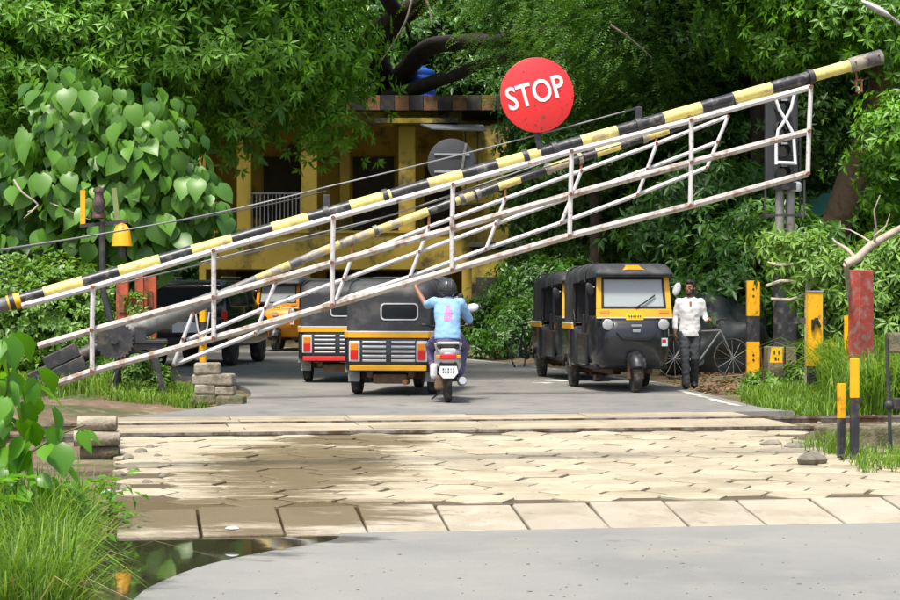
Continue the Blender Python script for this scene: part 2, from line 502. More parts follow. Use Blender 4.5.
M['slab'] = paver_mat('slab', (0.36, 0.32, 0.245), rnd=0.08)
wm = bpy.data.materials.new('water'); wm.use_nodes = True
b_ = wm.node_tree.nodes['Principled BSDF']
b_.inputs['Base Color'].default_value = (0.035, 0.032, 0.018, 1)
b_.inputs['Roughness'].default_value = 0.03
nzw = wm.node_tree.nodes.new('ShaderNodeTexNoise'); nzw.inputs['Scale'].default_value = 6
bpw = wm.node_tree.nodes.new('ShaderNodeBump'); bpw.inputs['Strength'].default_value = 0.05; bpw.inputs['Distance'].default_value = 0.02
wm.node_tree.links.new(nzw.outputs['Fac'], bpw.inputs['Height']); wm.node_tree.links.new(bpw.outputs[0], b_.inputs['Normal'])
M['water'] = wm
L_ = {}
L_['mango'] = leafmat('leaf_mango', (0.045, 0.135, 0.014), (0.19, 0.43, 0.028))
L_['feather'] = leafmat('leaf_feather', (0.055, 0.15, 0.026), (0.18, 0.38, 0.055))
L_['broad'] = leafmat('leaf_broad', (0.028, 0.080, 0.020), (0.095, 0.235, 0.034), rough=0.35)
L_['heart'] = leafmat('leaf_heart', (0.035, 0.115, 0.022), (0.15, 0.34, 0.035), rough=0.4, trans=0.3)
L_['front'] = leafmat('leaf_front', (0.05, 0.17, 0.012), (0.14, 0.36, 0.018), rough=0.34, trans=0.4)
L_['hedge'] = leafmat('leaf_hedge', (0.055, 0.14, 0.018), (0.17, 0.33, 0.04), rough=0.4)
L_['vine'] = leafmat('leaf_vine', (0.06, 0.16, 0.025), (0.19, 0.34, 0.05), rough=0.45)
L_['grass'] = leafmat('grass_blade', (0.06, 0.15, 0.012), (0.20, 0.34, 0.04), rough=0.5, trans=0.35)
L_['grass_dry'] = leafmat('grass_blade_dry', (0.08, 0.17, 0.02), (0.34, 0.36, 0.10), rough=0.55, trans=0.35)
# ------------------------------------------------------------------ the setting: ground, roads, crossing, track, puddle
cR, sR = math.cos(ROT), math.sin(ROT)
def UV(u, v, z=0.0):
    return Vector((u * cR - v * sR, u * sR + v * cR, z))

far_left = [(-3.9, 23.72), (-3.05, 26.0), (-2.85, 28.5), (-3.3, 31.5), (-4.4, 34.5), (-7.0, 37.5), (-11, 39.0), (-22, 40.5)]
far_right = [(4.3, 24.98), (3.98, 26.0), (3.72, 29.5), (3.42, 33.0), (2.55, 37.0), (1.2, 42.0), (-1.2, 48.0), (-4.5, 53.5), (-10, 56.5), (-22, 58)]
def smoothpoly(pts, k=5):
    out = []
    n = len(pts)
    for i in range(n - 1):
        p0 = pts[max(i - 1, 0)]; p1 = pts[i]; p2 = pts[i + 1]; p3 = pts[min(i + 2, n - 1)]
        for j in range(k):
            t = j / k
            q = []
            for a in range(2):
                q.append(0.5 * ((2 * p1[a]) + (-p0[a] + p2[a]) * t + (2 * p0[a] - 5 * p1[a] + 4 * p2[a] - p3[a]) * t * t + (-p0[a] + 3 * p1[a] - 3 * p2[a] + p3[a]) * t ** 3))
            out.append(tuple(q))
    out.append(pts[-1])
    return out
fl = smoothpoly(far_left); fr = smoothpoly(far_right)
far_poly = fl + fr[::-1]
structure(MB().prism(far_poly, -0.2, 0.0).build('far_road', M['asphalt_far']))
# pale edge line painted along the outer edge of the far road, worn through in places
ml = MB()
off = []
for i in range(len(fr)):
    a = Vector(fr[max(i - 1, 0)]); b = Vector(fr[min(i + 1, len(fr) - 1)])
    t = (b - a).normalized(); nrm = Vector((-t.y, t.x))
    off.append((Vector(fr[i]) + nrm * 0.16, Vector(fr[i]) + nrm * 0.28))
for i in range(5, len(off) - 1):
    if i in (11, 12, 19, 20): continue
    a, b = off[i], off[i + 1]
    ml.add([(a[0].x, a[0].y, 0.004), (a[1].x, a[1].y, 0.004), (b[1].x, b[1].y, 0.004), (b[0].x, b[0].y, 0.004)], [(0, 1, 2, 3)])
structure(ml.build('road_edge_line', M['road_line']))
ml = MB()
for (px, py, w, l) in ((545, 383, .5, .25), (556, 380.5, .55, .5), (503, 380, .25, .12), (598, 383.5, .35, .18)):
    c = G(px, py)
    poly = []
    for k in range(9):
        a = k / 9 * 2 * math.pi
        q = random.uniform(.7, 1.15)
        poly.append((c.x + math.cos(a) * w / 2 * q, c.y + math.sin(a) * l * q, 0.004))
    ml.add(poly, [tuple(range(9))])
structure(ml.build('worn_road_marking', M['road_line']))

NEAR_Z = -0.10
near_left = [G(330, 541, NEAR_Z), G(260, 553, NEAR_Z), G(200, 567, NEAR_Z), G(150, 587, NEAR_Z), G(128, 604, NEAR_Z)]
near_left = [(p.x, p.y) for p in near_left] + [(-1.75, 8.5), (-1.9, 5), (-2.1, -4)]
a = UV(1.35, 13.155); b = UV(12, 13.155)
near_poly = smoothpoly([(a.x, a.y)] + near_left) + [(10, -4), (b.x, b.y)]
structure(MB().prism(near_poly, -0.35, NEAR_Z).build('near_road', M['asphalt_near']))

# puddle between the slabs and the near road
pp = [UV(-0.9, 13.13), UV(2.0, 13.13)]
pud = [(p.x, p.y) for p in pp] + [(0.0, 11.0), (-0.9, 9.0), (-2.0, 8.6), (-2.45, 9.8), (-2.6, 11.4)]
structure(MB().add([(x, y, -0.113) for x, y in pud], [tuple(range(len(pud)))]).build('puddle_water', M['water']))

# ground: one sheet to the horizon, lower on the near side, rising a little away from the roads
def seg_dist(X, Y, poly):
    n = len(poly); D = np.full(X.shape, 1e9); inside = np.zeros(X.shape, bool)
    for i in range(n):
        ax, ay = poly[i][:2]; bx, by = poly[(i + 1) % n][:2]
        dx, dy = bx - ax, by - ay
        L2 = dx * dx + dy * dy + 1e-12
        t = np.clip(((X - ax) * dx + (Y - ay) * dy) / L2, 0, 1)
        D = np.minimum(D, np.hypot(X - ax - t * dx, Y - ay - t * dy))
        c = ((ay > Y) != (by > Y)) & (X < (bx - ax) * (Y - ay) / (by - ay + 1e-12) + ax)
        inside ^= c
    D[inside] = 0
    return D
cross_poly = [UV(-0.2, 13.1), UV(7.3, 13.1), UV(7.3, 24.3), UV(-0.2, 24.3)]
cross_poly = [(p.x, p.y) for p in cross_poly]
track_poly = [UV(-40, 20.5), UV(40, 20.5), UV(40, 23.5), UV(-40, 23.5)]
track_poly = [(p.x, p.y) for p in track_poly]
def hnoise(X, Y):
    return (np.sin(X * 1.7 + Y * 0.6) * np.cos(Y * 1.3 - X * 0.4) + 0.5 * np.sin(X * 3.9 + 1) * np.sin(Y * 4.3) + 0.3 * np.sin(X * 8.1 + Y * 2.7) * np.sin(Y * 7.7 - X))
def ground_h(X, Y):
    X = np.asarray(X, float); Y = np.asarray(Y, float)
    D = np.minimum(seg_dist(X, Y, far_poly), seg_dist(X, Y, cross_poly))
    D = np.minimum(D, seg_dist(X, Y, track_poly))
    v = -X * sR + Y * cR
    base = np.where(v < 13.15, -0.19, -0.07)
    k = np.clip((v - 14.0) / 0.4, 0, 1); base = -0.19 + 0.12 * k
    D2 = np.minimum(D, seg_dist(X, Y, near_poly))
    D2 = np.minimum(D2, seg_dist(X, Y, pud))
    r = np.clip((D2 - 0.15) / 1.6, 0, 1); r = r * r * (3 - 2 * r)
    return base + r * (0.14 + 0.035 * hnoise(X, Y))
def gz(x, y):
    return float(ground_h(np.array([x]), np.array([y]))[0])
def axis_pts(lo, hi, flo, fhi, fine):
    a = list(np.arange(flo, fhi, fine)) + [fhi]
    x = flo; st = fine
    while x > lo:
        st *= 1.5; x -= st; a.insert(0, max(x, lo))
    x = fhi; st = fine
    while x < hi:
        st *= 1.5; x += st; a.append(min(x, hi))
    return np.array(a)
gx = axis_pts(-500, 500, -9, 9, 0.28); gy = axis_pts(-60, 900, 7, 42, 0.28)
X, Y = np.meshgrid(gx, gy)
Z = ground_h(X, Y)
nx = len(gx); ny = len(gy)
verts = np.stack([X.ravel(), Y.ravel(), Z.ravel()], 1)
idx = np.arange(nx * ny).reshape(ny, nx)
faces = np.stack([idx[:-1, :-1], idx[:-1, 1:], idx[1:, 1:], idx[1:, :-1]], -1).reshape(-1, 4)
def fast_mesh(name, verts, faces, m, tint=None, smooth=False):
    me = bpy.data.meshes.new(name)
    k = faces.shape[1]
    me.vertices.add(len(verts)); me.loops.add(faces.size); me.polygons.add(len(faces))
    me.vertices.foreach_set('co', np.ascontiguousarray(verts, np.float32).ravel())
    me.loops.foreach_set('vertex_index', faces.astype(np.int32).ravel())
    me.polygons.foreach_set('loop_start', np.arange(0, faces.size, k, dtype=np.int32))
    me.update(calc_edges=True)
    if smooth: me.shade_smooth()
    if tint is not None:
        at = me.attributes.new('tint', 'FLOAT', 'FACE')
        at.data.foreach_set('value', tint.astype(np.float32))
    me.materials.append(m)
    return me
structure(link('ground', fast_mesh('ground', verts, faces, M['dirt'], smooth=True)))

ico_ = [(0, 0, -1), (.72, -.53, -.45), (-.28, -.85, -.45), (-.89, 0, -.45), (-.28, .85, -.45), (.72, .53, -.45), (.28, -.85, .45), (-.72, -.53, .45), (-.72, .53, .45), (.28, .85, .45), (.89, 0, .45), (0, 0, 1)]
icf_ = [(0, 1, 2), (1, 0, 5), (0, 2, 3), (0, 3, 4), (0, 4, 5), (1, 5, 10), (2, 1, 6), (3, 2, 7), (4, 3, 8), (5, 4, 9), (1, 10, 6), (2, 6, 7), (3, 7, 8), (4, 8, 9), (5, 9, 10), (6, 10, 11), (7, 6, 11), (8, 7, 11), (9, 8, 11), (10, 9, 11)]
# ---- crossing pavement: bed, hexagonal pavers, sloping front slabs
bed = MB()
q = [UV(-0.15, 13.95), UV(7.2, 13.95), UV(7.2, 20.98), UV(-0.15, 20.98)]
bed.prism([(p.x, p.y) for p in q], -0.2, -0.016)
crossing = structure(bed.build('crossing_pavement', M['paver_bed']))
PW = 0.46
pav_meshes = []
for k in range(8):
    mb = MB()
    r = PW / 2 / math.cos(R(30)) - 0.009
    top = []; bot = []
    for j in range(6):
        a_ = R(60 * j) + ROT
        rr = r * random.uniform(0.955, 1.0)
        bot.append((rr * math.cos(a_), rr * math.sin(a_)))
    vs = [(x, y, -0.05) for x, y in bot] + [(x, y, -0.006) for x, y in bot] + [(x * 0.95, y * 0.95, 0.0) for x, y in bot]
    fs = [tuple(range(12, 18))]
    for j in range(6):
        j2 = (j + 1) % 6
        fs += [(j, j2, 6 + j2, 6 + j), (6 + j, 6 + j2, 12 + j2, 12 + j)]
    mb.add(vs, fs)
    pav_meshes.append(mb.mesh('paver', M['paver']))
du = PW * math.cos(R(30)); cnt = 0
i = 0
u = 0.08
while u < 7.1 and cnt < 299:
    v = 14.22 + (PW / 2 if i % 2 else 0)
    while v < 20.85:
        edge = min(u + 0.1, 7.15 - u)
        if not (edge < 0.35 and random.random() < 0.3) and cnt < 299:
            o = link('paver', random.choice(pav_meshes), crossing)
            o.location = UV(u + random.uniform(-.006, .006), v + random.uniform(-.006, .006), random.uniform(-0.010, 0.005))
            o.rotation_euler = (R(random.gauss(0, .6)), R(random.gauss(0, .6)), random.choice((0, 1, 2)) * R(60))
            cnt += 1
        v += PW
    u += du; i += 1
sl_len = math.hypot(0.80, 0.10)
sl_mesh = []
for k in range(3):
    mb = MB().box((0, 0, -0.065), (0.532, sl_len, 0.13))
    me = mb.mesh('ramp_slab', M['slab'], bevel=0.012)
    for vtx in me.vertices:
        vtx.co += Vector((mnoise.noise(vtx.co * 5 + Vector((k * 9, 0, 0))), mnoise.noise(vtx.co * 5 + Vector((0, k * 7, 3))), 0)) * 0.010
    sl_mesh.append(me)
for k in range(14):
    o = link('ramp_slab', sl_mesh[k % 3], crossing)
    o.location = UV(0.16 + 0.552 * k, 13.575 + random.uniform(-.012, .012), -0.054 + random.uniform(-.006, .006))
    o.rotation_euler = (math.atan2(0.094, 0.8) + R(random.uniform(-.5, .5)), R(random.uniform(-.5, .5)), ROT + R(random.uniform(-.7, .7) - (1.2 if k > 2 else 0)))

# grit and bits of leaf scattered on the near road
gr = MB()
rg = random.Random(4)
for k in range(130):
    px_, py_ = rg.uniform(140, 900), rg.uniform(528, 600)
    q = G(px_, py_, NEAR_Z)
    if q.y > 12.9 + .158 * q.x or q.x < -1.9 + max(0, (q.y - 10)) * .55: continue
    s_ = rg.choice((.003, .004, .005, .005, .009)) * rg.uniform(.7, 1.3)
    gr.add([(q.x + p[0] * s_ * rg.uniform(.8, 1.8), q.y + p[1] * s_, NEAR_Z + .002 + p[2] * s_ * .5) for p in ico_], icf_)
tag(gr.build('road_grit', M['rock']), 'fine grit and small stones strewn over the near grey road', 'grit', kind='stuff')

# ---- railway track let into the crossing
track = structure(MB().prism([(p.x, p.y) for p in (UV(-0.3, 20.99), UV(7.4, 20.99), UV(7.4, 24.0), UV(-0.3, 24.0))], -0.25, -0.05).build('railway_track', M['tar']))
for vr in (21.16, 22.836):
    ra = MB()
    prof = [(-.065, -.135), (.065, -.135), (.065, -.12), (.012, -.105), (.012, -.03), (.035, -.02), (.035, .008), (-.035, .008), (-.035, -.02), (-.012, -.03), (-.012, -.105), (-.065, -.12)]
    rings = []
    for uu in (-14, 0, 8, 22):
        rings.append([UV(uu, vr + p[0], p[1] + 0.004) for p in prof])
    ra.loft(rings)
    ra.build('rail', M['steel_rail'], track)
M['panel'] = paver_mat('panel', (0.36, 0.31, 0.22), wet=False, rnd=0.15)
random.seed(3)
for (v0, v1, h) in ((21.27, 21.72, -0.004), (21.74, 22.22, 0.0), (22.24, 22.72, -0.003), (22.95, 23.45, -0.002), (23.47, 23.98, 0.0)):
    u = -0.25
    while u < 7.3:
        w = random.uniform(1.2, 1.5)
        u2 = min(u + w, 7.35)
        mb = MB().box((0, 0, -0.04), (u2 - u - 0.012, v1 - v0, 0.08))
        o = mb.build('crossing_panel', M['panel'], track, bevel=0.008)
        o.location = UV((u + u2) / 2, (v0 + v1) / 2, h + random.uniform(-.004, .003))
        o.rotation_euler = (0, 0, ROT)
        u = u2
for k in range(14):
    for s_ in (-1, 1):
        uu = (7.75 + 0.62 * k) if s_ > 0 else (-0.7 - 0.62 * k)
        o = MB().box((0, 0, 0), (0.25, 2.7, 0.18), taper=0.92).build('sleeper', M['concrete'], track, bevel=0.01)
        o.location = UV(uu, 22.0, -0.225); o.rotation_euler = (0, 0, ROT)
# ballast
bt = MB()
ico = [(0, 0, -1), (.72, -.53, -.45), (-.28, -.85, -.45), (-.89, 0, -.45), (-.28, .85, -.45), (.72, .53, -.45), (.28, -.85, .45), (-.72, -.53, .45), (-.72, .53, .45), (.28, .85, .45), (.89, 0, .45), (0, 0, 1)]
icf = [(0, 1, 2), (1, 0, 5), (0, 2, 3), (0, 3, 4), (0, 4, 5), (1, 5, 10), (2, 1, 6), (3, 2, 7), (4, 3, 8), (5, 4, 9), (1, 10, 6), (2, 6, 7), (3, 7, 8), (4, 8, 9), (5, 9, 10), (6, 10, 11), (7, 6, 11), (8, 7, 11), (9, 8, 11), (10, 9, 11)]
for k in range(1500):
    uu = random.uniform(7.4, 13) if random.random() < .7 else random.uniform(-5, -0.35)
    vv = random.uniform(20.2, 23.9)
    s_ = random.uniform(.025, .055)
    m3 = Matrix.Rotation(random.random() * 6, 3, 'Z') @ Matrix.Rotation(random.random() * 6, 3, 'X')
    c = UV(uu, vv, -0.11 + random.uniform(-.02, .03))
    bt.add([c + m3 @ Vector((p[0] * s_, p[1] * s_ * random.uniform(.7, 1.1), p[2] * s_ * .8)) for p in ico], icf)
tag(bt.build('ballast', M['rock']), 'crushed stone ballast between and beside the rails', 'ballast', kind='stuff')
# broken stones where the paving crumbles
def stone(loc, s, name='stone', label=None, m='rock', group=None):
    mb = MB()
    seed = Vector((random.random() * 50, 0, 0))
    mb.ell((0, 0, 0), s, 10, 7)
    mb.v = [tuple(Vector(v) * (1 + 0.28 * mnoise.noise(Vector(v) * (1.1 / max(s)) + seed))) for v in mb.v]
    o = mb.build(name, M[m], None, smooth=35)
    o.location = loc; o.rotation_euler = (0, 0, random.random() * 3)
    tag(o, label, 'stone', group)
    return o
p = G(813, 463); stone((p.x, p.y, 0.02), (.16, .11, .065), label='low jagged stone lying by the foot of the black and yellow rest post')
p = G(797, 447); stone((p.x, p.y, 0.0), (.15, .14, .05), label='flat broken paving lump at the crumbled right rim of the crossing')
p = G(770, 444); stone((p.x, p.y, 0.0), (.12, .10, .035), label='thin chip of broken paving beside the near rail')
for (px, py, s_) in ((140, 452, .06), (150, 447, .05), (128, 458, .055), (158, 456, .04), (133, 470, .06), (147, 482, .045), (125, 488, .05), (162, 476, .035), (120, 474, .05)):
    p = G(px, py)
    stone((p.x, p.y, s_ * .1 - .01), (s_, s_ * .9, s_ * .65), label='small loose stone on the crumbled left rim of the crossing', group='loose stones on the crossing rim')
for (px, py, s_) in ((18, 586, .07), (48, 590, .09), (80, 585, .06), (98, 594, .05)):
    p = G(px, py, -0.12)
    stone((p.x, p.y, -0.13), (s_ * 1.4, s_, s_ * .5), label='muddy stone lying at the rim of the puddle', group='muddy stones by the puddle', m='mud')
p = G(108, 488); mb = MB()
mb.ell((0, 0, 0), (.06, .05, .022), 9, 6)
mb.v = [tuple(Vector(v) + Vector((mnoise.noise(Vector(v) * 30), mnoise.noise(Vector(v) * 30 + Vector((5, 5, 5))), mnoise.noise(Vector(v) * 34))) * .022) for v in mb.v]
o = mb.build('litter_wrapper', M['litter'], None, smooth=20); o.location = (p.x, p.y, gz(p.x, p.y) + .03)
tag(o, 'crumpled pale blue wrapper on the ground beside the foreground grass', 'litter')
p = G(232, 524)
o = MB().ell((0, 0, 0), (.045, .03, .014), 8, 6).build('litter_scrap', M['plate_white'], None, smooth=40); o.location = (p.x, p.y, -0.03)
tag(o, 'white paper scrap on the wet front slab', 'litter')
# ------------------------------------------------------------------ yellow house
HD = 60.0; HS = F / HD
def hx(px, d=HD): return (px - 450) / F * d
def hz(py, d=HD): return CAMH + (HZ - py) / F * d
house = thing('yellow_house', 'two storey yellow house with pillared verandah and black and ochre roof edge', 'house', (0, HD, 0))
def hbox(name, x0, x1, y0, y1, z0, z1, m, parent=None, bevel=0.0):
    return MB().box(((x0 + x1) / 2, (y0 + y1) / 2, (z0 + z1) / 2), (x1 - x0, y1 - y0, z1 - z0)).build(name, M[m], parent or house, bevel=bevel)
XL, XR = hx(205), hx(508)
ZF = hz(262); ZP = hz(233); ZC = hz(126); ZR0 = hz(111.5); ZR1 = hz(97)
wall = hbox('wall', XL, XR - 0.004, 3.2, 3.45, -0.1, ZR0 - 0.01, 'house_yellow')
hbox('side_wall', XL - 0.2, XL, 0.2, 6, -0.1, ZR0 - 0.01, 'house_yellow')
hbox('side_wall', hx(462), XR, -0.3, 3.196, -0.1, ZC - 0.004, 'house_yellow')
hbox('verandah_floor', XL + .004, hx(462) - .004, 0.17, 3.196, ZF - 0.12, ZF + 0.05, 'house_yellow')
hbox('parapet', XL + .004, hx(468), -0.02, 0.16, ZF - 0.22, ZP, 'house_yellow', bevel=0.01)
hbox('parapet_coping', XL + .004, hx(468), -0.07, 0.2, ZP + 0.002, ZP + 0.07, 'house_yellow')
for px, w in ((244, .42), (309, .48), (342, .3), (407, .50)):
    col = hbox('column', hx(px) - w / 2, hx(px) + w / 2, 0.0 if w > .35 else 1.6, 0.4 if w > .35 else 1.9, ZP + .072, ZC - .002, 'house_yellow', bevel=.01)
hbox('column', hx(422), hx(433), 0.1, .45, -0.1, ZF - .222, 'house_yellow')
hbox('column', hx(300), hx(310), 0.1, .45, -0.1, ZF - .222, 'house_yellow')
hbox('lintel_beam', XL + .004, hx(462) - .004, -0.04, 0.42, ZC, ZR0 - 0.002, 'house_yellow_mould')
hbox('roof_slab', XL - .3, XR + .1, -0.40, 6.2, ZR0, ZR1 - .12, 'roof_black')
n = 0; x = XL - .3; sw = 14.3 / HS
while x < XR:
    hbox('painted_block', x + .006, min(x + sw, XR + .1) - .006, -0.52, -0.404, ZR0 - .01, ZR1, 'roof_black' if n % 2 else 'roof_ochre', bevel=.012)
    x += sw; n += 1
hbox('sunshade', hx(375), hx(458), -0.55, -0.05, ZC + .05, ZC + .2, 'house_yellow_mould')
# doors and windows on the back wall of the verandah
for (a, b, za, zb, nm) in ((256, 298, ZF + .06, hz(150), 'door'), (350, 389, ZF + .06, hz(150), 'door'), (425, 452, ZF + 1.0, hz(160), 'window')):
    d = hbox(nm, hx(a), hx(b), 3.12, 3.19, za, zb, 'door_wood')
    hbox('frame', hx(a) - .06, hx(a) - .002, 3.08, 3.19, za, zb, 'door_wood', d)
    hbox('frame', hx(b) + .002, hx(b) + .06, 3.08, 3.19, za, zb, 'door_wood', d)
for (a, b) in ((225, 290), (320, 415)):
    d = hbox('shade_panel', hx(a), hx(b), 3.10, 3.19, 0.0, 2.1, 'house_shade')  # dark panels standing in for the shade of the open ground floor
# verandah railing of thin pale bars
rail = MB().box(((hx(250) + hx(302)) / 2, .1, hz(193)), (hx(302) - hx(250), .05, .05)).build('railing', M['grille'], house)
for k in range(13):
    xx = hx(250) + (hx(302) - hx(250)) * (k + .5) / 13
    MB().box((xx, .1, (hz(193) + ZP + .07) / 2), (.03, .03, hz(193) - ZP - .13)).build('baluster', M['grille'], rail)
# awning sheet at the end of the verandah
aw = MB()
A0, A1 = P(412, 123, HD - .55), P(462, 121, HD - .55)
aw.add([(hx(415), -0.1, hz(122)), (hx(482), -0.1, hz(124)), (hx(486), -1.5, hz(134)), (hx(432), -1.5, hz(132)),
        (hx(415), -0.1, hz(122) - .04), (hx(482), -0.1, hz(124) - .04), (hx(486), -1.5, hz(134) - .04), (hx(432), -1.5, hz(132) - .04)],
       [(0, 1, 2, 3), (7, 6, 5, 4), (0, 4, 5, 1), (1, 5, 6, 2), (2, 6, 7, 3), (3, 7, 4, 0)])
awo = aw.build('awning', M['awning'], house)
for px in (465, 477):
    MB().box((hx(px), -1.3, (hz(134) + hz(205)) / 2), (.05, .05, hz(134) - hz(205) - .05)).build('awning_post', M['iron'], awo)
hbox('balcony_slab', hx(455), hx(484), -1.45, -0.304, hz(207), hz(205) , 'house_yellow_mould', awo)
# lower outbuilding in front of the right end
lower = thing('yellow_outbuilding', 'low mould stained yellow outbuilding in front of the two storey house', 'outbuilding', (0, HD - 2.2, 0))
d2 = HD - 2.2
MB().box(((hx(472, d2) + hx(529, d2)) / 2, 1.0, hz(247, d2) / 2 - .05), (hx(529, d2) - hx(472, d2), 1.7, hz(247, d2))).build('wall', M['house_yellow_mould'], lower, bevel=.01)
MB().box(((hx(470, d2) + hx(531, d2)) / 2, .98, hz(244, d2) - .02), (hx(531, d2) - hx(470, d2), 1.9, .14)).build('roof', M['roof_black'], lower, bevel=.01)
MB().box((hx(490, d2), .10, .95), (.8, .12, 1.9)).build('door', M['door_wood'], lower)
# water tank
tk = thing('water_tank', 'blue plastic water tank standing on the house roof', 'tank', (hx(420, HD + 2.5), HD + 2.5, ZR1 - .12))
r_ = 15.5 / F * (HD + 2.5); zt = hz(66, HD + 2.5) - (ZR1 - .12)
prof = [(r_ * .96, 0), (r_, .06)]
for k in range(5):
    z0 = .1 + k * (zt - .35) / 5
    prof += [(r_, z0), (r_ * 1.0, z0 + .08), (r_ * .955, z0 + .11), (r_ * .955, z0 + .15)]
prof += [(r_, zt - .24), (r_ * .95, zt - .16), (r_ * .45, zt - .06)]
MB().lathe(prof, (0, 0, 0), n=28).build('shell', M['tank_blue'], tk, smooth=40)
MB().lathe([(r_ * .42, zt - .065), (r_ * .42, zt - .01), (r_ * .3, zt)], (0, 0, 0), n=20).build('lid', M['tank_blue'], tk, smooth=40)

# ------------------------------------------------------------------ level crossing gates
def gate(name, label, d0, boom_px, bands, top, mid, bot, verts, wr, boom_r, skirt_r, far=False):
    def Q(p, dd=0.0):
        d = dline(p[0], d0)
        return P(p[0], p[1], d) + Vector((0, dd, 0))
    piv = Q(boom_px['pivot'])
    g = thing(name, label, 'crossing gate', (piv.x, piv.y, 0), ROT)
    mi = Matrix.Rotation(-ROT, 4, 'Z') @ Matrix.Translation((-piv.x, -piv.y, 0))
    def Lc(p, dd=0.0): return mi @ Q(p, dd)
    return g, Lc

def polyline_at(pts, x):
    for a, b in zip(pts[:-1], pts[1:]):
        if a[0] <= x <= b[0] or b is pts[-1]:
            t = (x - a[0]) / (b[0] - a[0])
            return (x, a[1] + t * (b[1] - a[1]))
    return (x, pts[0][1])

def pedestal(g, zp, tail=1):
    """black cast pedestal under the pivot: two A-legs, top plate, toothed wheel, axle"""
    for yy in (-.28, .28):
        mb = MB()
        for s in (-1, 1):
            mb.bar((s * .40, yy, -.1), (s * .22, yy, zp - .22), .07, .13, ref=(0, 1, 0))
        mb.bar((-.36, yy, zp - .20), (.36, yy, zp - .20), .08, .09)
        pts = []
        for k in range(9):
            a = math.pi * k / 8
            pts.append((.24 * math.cos(a), yy, zp - .52 + .26 * math.sin(a)))
        mb.tube(pts, .035, 6)
        mb.build('pedestal_frame', M['iron'], g)
    MB().box((0, 0, zp - .14), (.82, .7, .05)).build('top_plate', M['iron'], g, bevel=.008)
    w = MB(); n = 28; rings = []
    for yy in (-.05, .05):
        ring = []
        for k in range(n * 2):
            r = .27 if k % 2 else .235
            a = math.pi * k / n
            ring.append(Vector((-.30 + r * math.cos(a), -.36 + yy, zp - .12 + r * math.sin(a))))
        rings.append(ring)
    w.loft(rings)
    w.build('gear_wheel', M['iron'], g)
    MB().lathe([(.05, -.45), (.05, .45)], (-.30, 0, zp - .12), axis='y', n=12).build('axle', M['iron'], g, smooth=40)
    MB().box((.05, -.30, zp - .03), (.16, .1, .2)).build('bearing', M['iron'], g, bevel=.01)
    MB().box((.05, .30, zp - .03), (.16, .1, .2)).build('bearing', M['iron'], g, bevel=.01)

def counterweights(g, c, ang):
    rot = Matrix.Rotation(-ang, 3, 'Y')
    for k, (dx, dz) in enumerate(((0, .13), (.02, -.07), (-.35, .02), (-.36, -.2))):
        o = MB().box((0, 0, 0), (.48 if k < 2 else .32, .34, .19)).build('counterweight', M['iron'], g, bevel=.012)
        o.location = Vector(c) + rot @ Vector((dx, 0, dz))
        o.rotation_euler = (0, -ang, 0)

# --- near gate
ND = 17.2
nb_line = [(-150, 349), (20, 300), (880, 57)]
g, Lc = gate('level_crossing_gate', 'black and yellow boom gate carrying the red STOP disc, with white rail skirt', ND, {'pivot': (-78, 326)}, None, None, None, None, None, None, None, None)
near_gate = g
def nb(x): return polyline_at(nb_line, x)
edges = [21, 44, 83, 119, 160, 192, 232, 272, 308, 350, 391, 428, 462, 497, 540, 581, 617, 663, 701, 733, 771, 812, 849]
for k in range(len(edges) - 1):
    a, b = Lc(nb(edges[k])), Lc(nb(edges[k + 1]))
    t = (b - a)
    MB().tube([a + t * .002, b - t * .002], .0535, 18).build('painted_band', M['boom_black' if k % 2 == 0 else 'boom_yellow'], g, smooth=40)
MB().tube([Lc(nb(-150)), Lc(nb(21))], [.085, .056], 18).build('boom_root', M['boom_grey'], g, smooth=40)
a, b = Lc(nb(849)), Lc(nb(881))
MB().tube([a, b], .066, 16).build('end_sleeve', M['boom_black_worn'], g, smooth=40)
for px in (853, 866, 876):
    MB().tube([Lc(nb(px)) + Vector((0, -.075, .02)), Lc(nb(px)) + Vector((0, .075, -.02))], .009, 6).build('bolt', M['rust'], g)
c = Lc((859, 80))
hk = MB()
hk.box(c, (.07, .03, .012)).box(c + Vector((.02, 0, -.05)), (.012, .03, .10)).box(c + Vector((-.03, 0, -.03)), (.012, .03, .07)).box(c + Vector((0, 0, -.1)), (.06, .03, .012))
hk.tube([c + Vector((-.02, 0, .0)), c + Vector((-.04, 0, .13))], .01, 6)
hk.build('latch_hook', M['rust'], g)
for px in (326, 554, 638, 810, 385, 525, 12):
    a = Lc(nb(px - 2)); b = Lc(nb(px + 3))
    cl = MB().tube([a, b], .068, 16).build('clamp', M['iron'], g, smooth=40)
    if px in (326, 638):
        MB().box((a + b) / 2 + Vector((0, 0, .10)), (.06, .05, .12)).build('lug', M['iron'], cl, bevel=.006)
MB().tube([Lc(nb(8)), Lc(nb(21))], .066, 16).build('boom_collar', M['orange_yellow'], g, smooth=40)
ntop = [(23, 306), (95, 287), (215, 251), (334, 218), (453, 185), (571, 152), (690, 121), (809, 88)]
nmid = [(39, 346), (94, 330), (215, 297), (333, 263), (452, 229), (570, 195), (690, 163), (807, 132)]
nbot = [(50, 386), (94, 371), (215, 338), (333, 305), (452, 270), (569, 236), (689, 206), (806, 174)]
def skirt_bar(name, pts, m, r, g, Lc, dd, flat=1.0):
    return MB().tube([Lc(p, dd) for p in pts], [(r * flat, r)] * len(pts), 8).build(name, M[m], g, smooth=40)
skirt_bar('skirt_rail', ntop, 'white_paint', .026, g, Lc, -.05)
skirt_bar('skirt_rail', nmid, 'dirty_white_paint', .030, g, Lc, -.05)
skirt_bar('skirt_rail', nbot, 'dirty_white_paint', .030, g, Lc, -.05)
